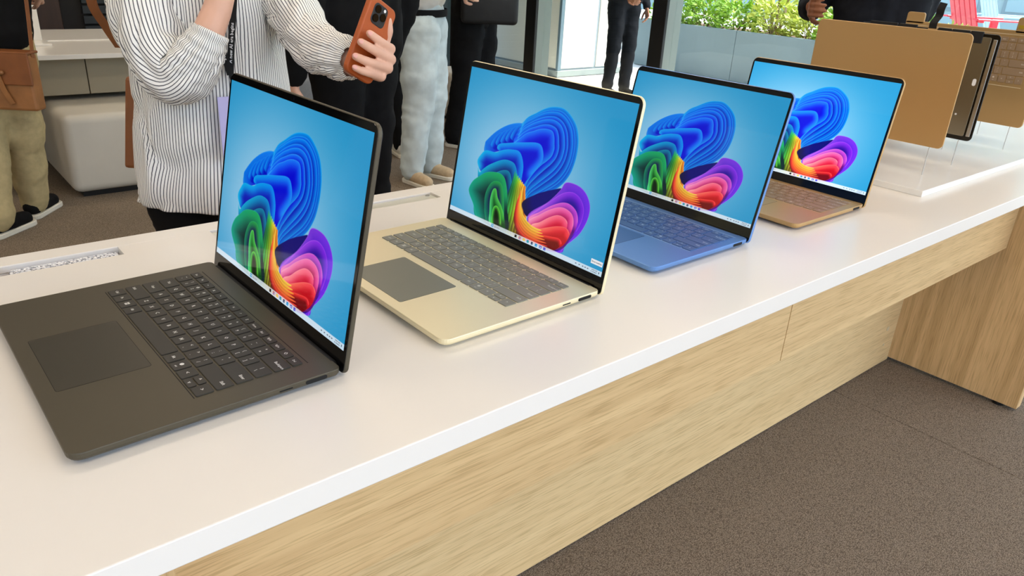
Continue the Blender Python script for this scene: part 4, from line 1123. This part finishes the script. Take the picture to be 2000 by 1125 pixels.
# black trousers just outside the glass
person('person in dark clothes standing outside on the bright pavement', (5.75, 4.83), math.radians(-10), 1.78, feet={'L': (0.10, 0, .09), 'R': (-0.10, .03, .09)}, top=M_inkcloth, trousers=M_inkcloth, shoes=(M_blackcloth, M_sole), skin=M_skin2,
       armR=[(-0.27, 0.03, 1.15), (-0.10, -.16, 1.0)])
# near figure in black behind the extended arm
person('person all in black standing behind the striped shirt', (1.03, 1.78), math.radians(200), 1.78, feet={'L': (0.08, 0, .09), 'R': (-0.09, .03, .09)}, top=M_blackcloth, trousers=M_blackcloth, hem=.88, width=1.05)
# dark suit behind the plinth
sp = person('person in dark suit with outstretched hand, behind the gold panels', (2.985, .875), math.radians(-55), 1.80, top=M_inkcloth, trousers=M_inkcloth, skin=M_skin2, hem=.80,
       armR=[(-0.27, 0.06, 1.17), (-.29, -.17, 1.175)], armL=[(0.17, 0.08, 1.18), (.06, -.10, 1.34)], width=.72)

# ------------------------------------------------------------------ the person in the striped shirt
def stripe_material():
    m = bpy.data.materials.new('striped_cotton'); m.use_nodes = True
    nt = m.node_tree; p = nt.nodes['Principled BSDF']; p.inputs['Roughness'].default_value = 0.85; p.inputs['Specular IOR Level'].default_value = 0.2
    tc = nt.nodes.new('ShaderNodeTexCoord'); sp_ = nt.nodes.new('ShaderNodeSeparateXYZ'); nt.links.new(tc.outputs['UV'], sp_.inputs[0])
    dv = nt.nodes.new('ShaderNodeMath'); dv.operation = 'MULTIPLY'; dv.inputs[1].default_value = 1 / 0.0066; nt.links.new(sp_.outputs[0], dv.inputs[0])
    fr_ = nt.nodes.new('ShaderNodeMath'); fr_.operation = 'FRACT'; nt.links.new(dv.outputs[0], fr_.inputs[0])
    r = nt.nodes.new('ShaderNodeValToRGB')
    r.color_ramp.elements[0].position = 0.17; r.color_ramp.elements[0].color = lin((84, 84, 90))
    r.color_ramp.elements[1].position = 0.28; r.color_ramp.elements[1].color = lin((250, 248, 242))
    e = r.color_ramp.elements.new(0.92); e.color = lin((250, 248, 242)); e = r.color_ramp.elements.new(1.0); e.color = lin((84, 84, 90))
    nt.links.new(fr_.outputs[0], r.inputs[0]); nt.links.new(r.outputs[0], p.inputs['Base Color'])
    return m
M_stripe = stripe_material()
S = thing('person', 'person in striped shirt holding up a brown phone across the table', 'person', (0.265, 1.02, 0))
OX = Vector((0.265, 1.02, 0))
def L3(*p): return tuple(Vector(p[:3]) - OX) + tuple(p[3:])
armR = [(0.152, 1.03, 1.30), (0.150, 0.885, 1.048), (0.205, 0.838, 1.13), (0.233, 0.845, 1.178), (0.261, 0.86, 1.242)]
armL = [(0.43, 1.0, 1.30), (0.400, 0.79, 1.12), (0.402, 0.674, 1.098), (0.415, 0.642, 1.098)]
lp = lambda q: Vector(L3(*q))
pr = [('c', lp((.19, 1.02, .84)), lp((.34, 1.02, .84)), .085, .085, 14), ('c', lp((.265, 1.02, .9)), lp((.265, 1.02, 1.15)), .10, .105, 14), ('c', lp((.20, 1.02, 1.2)), lp((.36, 1.02, 1.2)), .09, .09, 14), ('c', lp((.16, 1.03, 1.30)), lp((.40, 1.02, 1.30)), .036, .036, 12), ('c', lp((.28, 1.02, 1.28)), lp((.285, 1.0, 1.47)), .056, .05, 12)]
pr += head_prims(lp((.285, .985, 1.50)), (0.1, -1, -.15), .97)
for sg in (-1, 1):
    pr += [('c', lp((.265 + sg * .085, 1.02, .84)), lp((.265 + sg * .095, 1.0, .46)), .078, .054, 12), ('c', lp((.265 + sg * .095, 1.0, .46)), lp((.265 + sg * .10, 1.04, .09)), .053, .036, 12)]
sb = organic('body', pr, .012, M_skin, S, 4)
def Q(*l): return [lp(p) for p in l]
# left hand wrapped round the phone, right hand at the chin
A = Q(*armL); h = []
A0 = lp((.410, .925, 1.20)); h += [('c', A[0], A0, .032, .034, 12), ('c', A0, A[1], .034, .034, 12), ('c', A[1], A[2], .034, .030, 12), ('c', A[2], A[3], .030, .027, 12)]
W0 = lp((0.420, .634, 1.100))
fing = [[(.462, .588, 1.129), (.430, .566, 1.144), (.416, .564, 1.153), (.407, .566, 1.160)],
        [(.457, .578, 1.111), (.415, .560, 1.130), (.397, .557, 1.139), (.386, .561, 1.146)],
        [(.448, .574, 1.096), (.402, .555, 1.110), (.383, .552, 1.117), (.372, .557, 1.122)],
        [(.433, .575, 1.082), (.394, .552, 1.093), (.378, .549, 1.098), (.368, .553, 1.103)]]
rad = [(.0105, .0090, .0082, .0074), (.0108, .0092, .0086, .0076), (.0102, .0088, .0082, .0074), (.0092, .0078, .0072, .0064)]
mid = [(.446, .616, 1.124), (.444, .610, 1.110), (.438, .608, 1.097), (.428, .610, 1.087)]
for f, r, mm in zip(fing, rad, mid):
    f = Q(*f); mm = lp(mm)
    h += [('c', W0, mm, .020, .014, 10), ('c', mm, f[0], .0145, .0115, 10)]
    for j in range(3): h.append(('c', f[j], f[j + 1], r[j], r[j + 1], 10))
th = Q((.430, .628, 1.108), (.463, .612, 1.134), (.4695, .604, 1.160), (.4695, .605, 1.181))
h += [('c', th[0], th[1], .016, .012, 10), ('c', th[1], th[2], .0110, .0094, 10), ('c', th[2], th[3], .0094, .0074, 10)]
join_into(sb, organic('hand', h, .0026, M_skin, S, 3))
B = Q(*armR)
B0 = lp((.138, .975, 1.16)); h = [('c', B[0], B0, .032, .034, 12), ('c', B0, B[1], .034, .034, 12), ('c', B[1], B[2], .034, .029, 12), ('c', B[2], B[3], .030, .027, 12), ('c', B[3], B[4], .027, .026, 12)]
h += hand_prims(B[4], B[3], (0.2, 1, 0.1), -1, .9, .95)
join_into(sb, organic('hand', h, .0036, M_skin, S, 3))
# finger nails of the phone hand
for f, r in zip(fing, rad):
    a, b_ = Vector(f[2]) - OX, Vector(f[3]) - OX
    d = (b_ - a).normalized(); nrm = (-FWD - d * (-FWD).dot(d)).normalized()
    bm = bmesh.new(); ellipsoid(bm, (0, 0, 0), (.0062, .0046, .0012), 10)
    q = Matrix((d, nrm.cross(d), nrm)).transposed().to_4x4(); q.translation = b_ + nrm * (r[3] * .80) + d * .001
    bmesh.ops.transform(bm, matrix=q, verts=bm.verts); obj('finger_nail', bm, mat('nail', (232, 170, 156), rough=.3), S, smooth=True)
# hair
hd = lp((.285, .985, 1.50)); bm = bmesh.new(); ellipsoid(bm, hd + V3(0, .015, .045), (.088, .104, .092), 20)
bmesh.ops.delete(bm, geom=[v for v in bm.verts if v.co.y < hd.y - .03 and v.co.z < hd.z + .07], context='VERTS')
obj('hair', bm, M_hair, S, smooth=True).modifiers.new('thick', 'SOLIDIFY').thickness = .012
# trousers and shoes
tr = [('c', lp((.205, 1.03, .84)), lp((.325, 1.03, .84)), .088, .088, 16)]
for sg in (-1, 1):
    tr += [('c', lp((.265 + sg * .08, 1.02, .84)), lp((.265 + sg * .095, 1.0, .46)), .086, .072, 14), ('c', lp((.265 + sg * .095, 1.0, .46)), lp((.265 + sg * .10, 1.04, .10)), .072, .058, 14)]
organic('trousers', tr, .014, M_blackcloth, S, 4, .012, (7, 7, 14))
for sg in (-1, 1): shoe(S, lp((.265 + sg * .10, 1.10, 0)), lp((.265 + sg * .12, .84, 0)), M_blackcloth, M_sole)
# the shirt: torso and two sleeves, stripes following the cloth
def nz(*a): return noise.noise(Vector(a))
def torso_disp(thn, sl_, f):
    c, s_ = math.cos(thn), math.sin(thn)
    return 0.045 * nz(c * 1.6 + 3, s_ * 1.6, sl_ * 5) + 0.030 * nz(c * 4, s_ * 4 + 7, sl_ * 9 + c * 2) - 0.075 * max(0.0, 0.22 - abs(nz(c * 2.2 + sl_ * 3.0, s_ * 2.2 + 11, sl_ * 4.5))) / 0.22 + 0.012 * math.sin(thn * 9 + 4 * nz(c, s_, sl_ * 4))
torso = [L3(.253, 1.02, .752, .180, .142), L3(.256, 1.02, .79, .182, .144), L3(.263, 1.02, .88, .174, .136), L3(.268, 1.02, .99, .168, .130), L3(.272, 1.02, 1.08, .163, .126), L3(.276, 1.02, 1.18, .160, .122), L3(.278, 1.025, 1.25, .165, .110), L3(.282, 1.03, 1.31, .150, .090), L3(.284, 1.03, 1.36, .085, .072), L3(.285, 1.025, 1.40, .068, .066)]
shirt = loft('shirt', torso, M_stripe, S, 96, torso_disp, 8, circ=1.00, solid=.002, ref=Vector((0, 1, 0)))
def sleeve_disp(seed, gather):
    def fn(thn, sl_, f):
        c, s_ = math.cos(thn), math.sin(thn)
        v = 0.10 * nz(c * 1.3 + seed, s_ * 1.3, sl_ * 11) + 0.09 * nz(c * 2.5 + seed, s_ * 2.5 + 5, sl_ * 24 + c * 1.5)
        v -= 0.10 * max(0.0, 0.2 - abs(nz(c * 1.6 + seed + sl_ * 6, s_ * 1.6, sl_ * 13 + c))) / 0.2
        g = max(0.0, (f - gather) / (1 - gather))
        v += 0.055 * g * math.sin(sl_ * 330 + 2.2 * nz(c * 2, s_ * 2, sl_ * 10)) + 0.02 * math.sin(thn * 13 + seed) * g
        return v
    return fn
slR = [L3(.175, 1.03, 1.30, .060), L3(.152, 1.02, 1.245, .068), L3(.140, .99, 1.185, .067), L3(.136, .96, 1.13, .066), L3(.140, .922, 1.078, .064), L3(.158, .880, 1.052, .058), L3(.180, .855, 1.078, .052), L3(.196, .842, 1.108, .043), L3(.206, .836, 1.128, .036), L3(.213, .835, 1.142, .032)]
loft('sleeve', slR, M_stripe, shirt, 80, sleeve_disp(2.0, .45), 10, circ=.37, solid=.0015)
slL = [L3(.40, 1.02, 1.315, .062), L3(.423, .985, 1.262, .066), L3(.412, .925, 1.196, .060), L3(.404, .86, 1.156, .055), L3(.399, .78, 1.120, .051), L3(.400, .71, 1.106, .048), L3(.404, .665, 1.103, .043), L3(.407, .645, 1.102, .036), L3(.409, .636, 1.102, .032)]
loft('sleeve', slL, M_stripe, shirt, 80, sleeve_disp(9.0, .45), 10, circ=.36, solid=.0015)
bm = bmesh.new(); rslab(bm, .016, .016, .0075, round_prof(-.003, .003, .0012), seg=5); o = obj('hem_toggle', bm, M_white_side, S, loc=L3(.099, .985, .772)[:3], rot=(PI / 2, 0, 0))

# lanyard with badge
M_text = mat('white_print', (240, 240, 240), rough=.6)
M_lan = mat('lanyard_black', (16, 17, 18), rough=.7)
ly = thing('lanyard', 'black lanyard with white lettering hanging on the striped shirt', 'lanyard', (0.25, .86, 1.05))
def rel(o, *p): return tuple(Vector(p) - Vector(o.location))
JOIN = (.2535, .866, 1.052)
s1 = [(.292, .888, 1.262), (.277, .881, 1.172), (.267, .876, 1.122), JOIN]
ribbon('strap', [rel(ly, *q) for q in s1], RIGHT, .0135, .001, M_lan, ly)
s2 = [(.228, .882, 1.24), (.236, .882, 1.172), (.245, .878, 1.112), JOIN]
ribbon('strap', [rel(ly, *q) for q in s2], RIGHT, .0135, .001, M_lan, ly)
def strap_text(path, text, f0, f1, size, flip=False):
    P = [Vector(p) for p in catmull([rel(ly, *q) for q in path], 10)]
    a, b_ = P[int(len(P) * f0)], P[int((len(P) - 1) * f1)]
    d = (b_ - a).normalized()
    n_ = (-FWD - d * (-FWD).dot(d)).normalized()
    mx = Matrix((d, n_.cross(d), n_)).transposed().to_4x4(); mx.translation = (a + b_) / 2 + n_ * .0016
    bm = bmesh.new(); add_text(bm, text, size, (0, 0, 0), 0, mx); obj('lettering', bm, M_text, ly, recalc=False)
strap_text(s1, 'A new AI era begins', .93, .42, .0096)
strap_text(s2, 'begins', .60, .95, .0112)
bm = bmesh.new(); box(bm, (-.045, -.001, -.13), (.045, .001, 0), .0006, 1)
bdg = obj('badge', bm, mat('badge_lavender', (196, 190, 235), rough=.3), ly, loc=rel(ly, .262, .852, 1.012))
ribbon('cord', [rel(ly, *JOIN), rel(ly, .258, .856, 1.012)], RIGHT, .006, .001, M_lan, ly)

# the phone
ph = thing('smartphone', 'smartphone in a brown leather case held up in the hand', 'phone', (0, 0, 0))
u_ = (RIGHT * .335 + UP * .942).normalized(); s0 = (RIGHT * .942 - UP * .335).normalized()
ya = math.radians(60); s_ax = (s0 * math.cos(ya) + FWD * math.sin(ya)).normalized(); n_ax = s_ax.cross(u_).normalized()
mx = Matrix((s_ax, u_, n_ax)).transposed().to_4x4(); mx.translation = Vector((.4225, .5930, 1.1450))
ph.matrix_world = mx
M_case = mat('cognac_leather', (178, 84, 28), rough=.5, var=.06, vscale=40)
bm = bmesh.new(); rslab(bm, .0745, .1490, .0135, round_prof(-.0062, .0062, .0032), seg=6); obj('case', bm, M_case, ph, smooth=False)
bm = bmesh.new(); rslab(bm, .0690, .1430, .011, [(0, -.0066), (0, -.006)], seg=5); obj('screen', bm, M_bezel, ph)
bm = bmesh.new(); rslab(bm, .0375, .0390, .009, [(0, .0055), (0, .0070), (.0008, .0076)], seg=5, centre=(-.0050, .0470)); cm = obj('camera_bump', bm, mat('camera_plate', (58, 58, 58), rough=.3, metal=.4), ph)
for x, y in ((-.0140, .0555), (-.0140, .0385), (.0035, .0470)):
    bm = bmesh.new(); cyl(bm, (x, y, .0072), (x, y, .0094), .0074, seg=20); o = obj('lens', bm, M_bezel, cm)
bm = bmesh.new(); cyl(bm, (.0040, .0600, .0074), (.0040, .0600, .0079), .0030, seg=14); obj('flash', bm, M_white_side, cm)

# tote bag on the shoulder
tg = thing('tote_bag', 'brown leather tote hanging behind the striped shirt', 'bag', (0.102, 1.12, .818), math.radians(-39.5))
bm = bmesh.new(); box(bm, (-.016, -.01, 0), (.016, .22, .205), .008, 2)
for v in bm.verts: v.co.x += .16 * v.co.z
obj('body', bm, M_leather, tg)
iv = Matrix.Translation(tg.location) @ Matrix.Rotation(math.radians(-39.5), 4, 'Z'); iv.invert()
def relg(*p): return tuple(iv @ Vector(p))
ribbon('strap', [relg(.142, 1.115, 1.00), relg(.118, 1.09, 1.085), relg(.108, 1.08, 1.10)], RIGHT, .012, .003, M_leather2, tg)
ribbon('shoulder_strap', [relg(.106, 1.085, 1.085), relg(.086, 1.085, 1.125), relg(.066, 1.085, 1.175), relg(.075, 1.08, 1.25), relg(.14, 1.05, 1.375), relg(.175, 1.12, 1.32), relg(.19, 1.22, 1.05), relg(.22, 1.26, .98)], RIGHT, .040, .004, M_leather, tg)
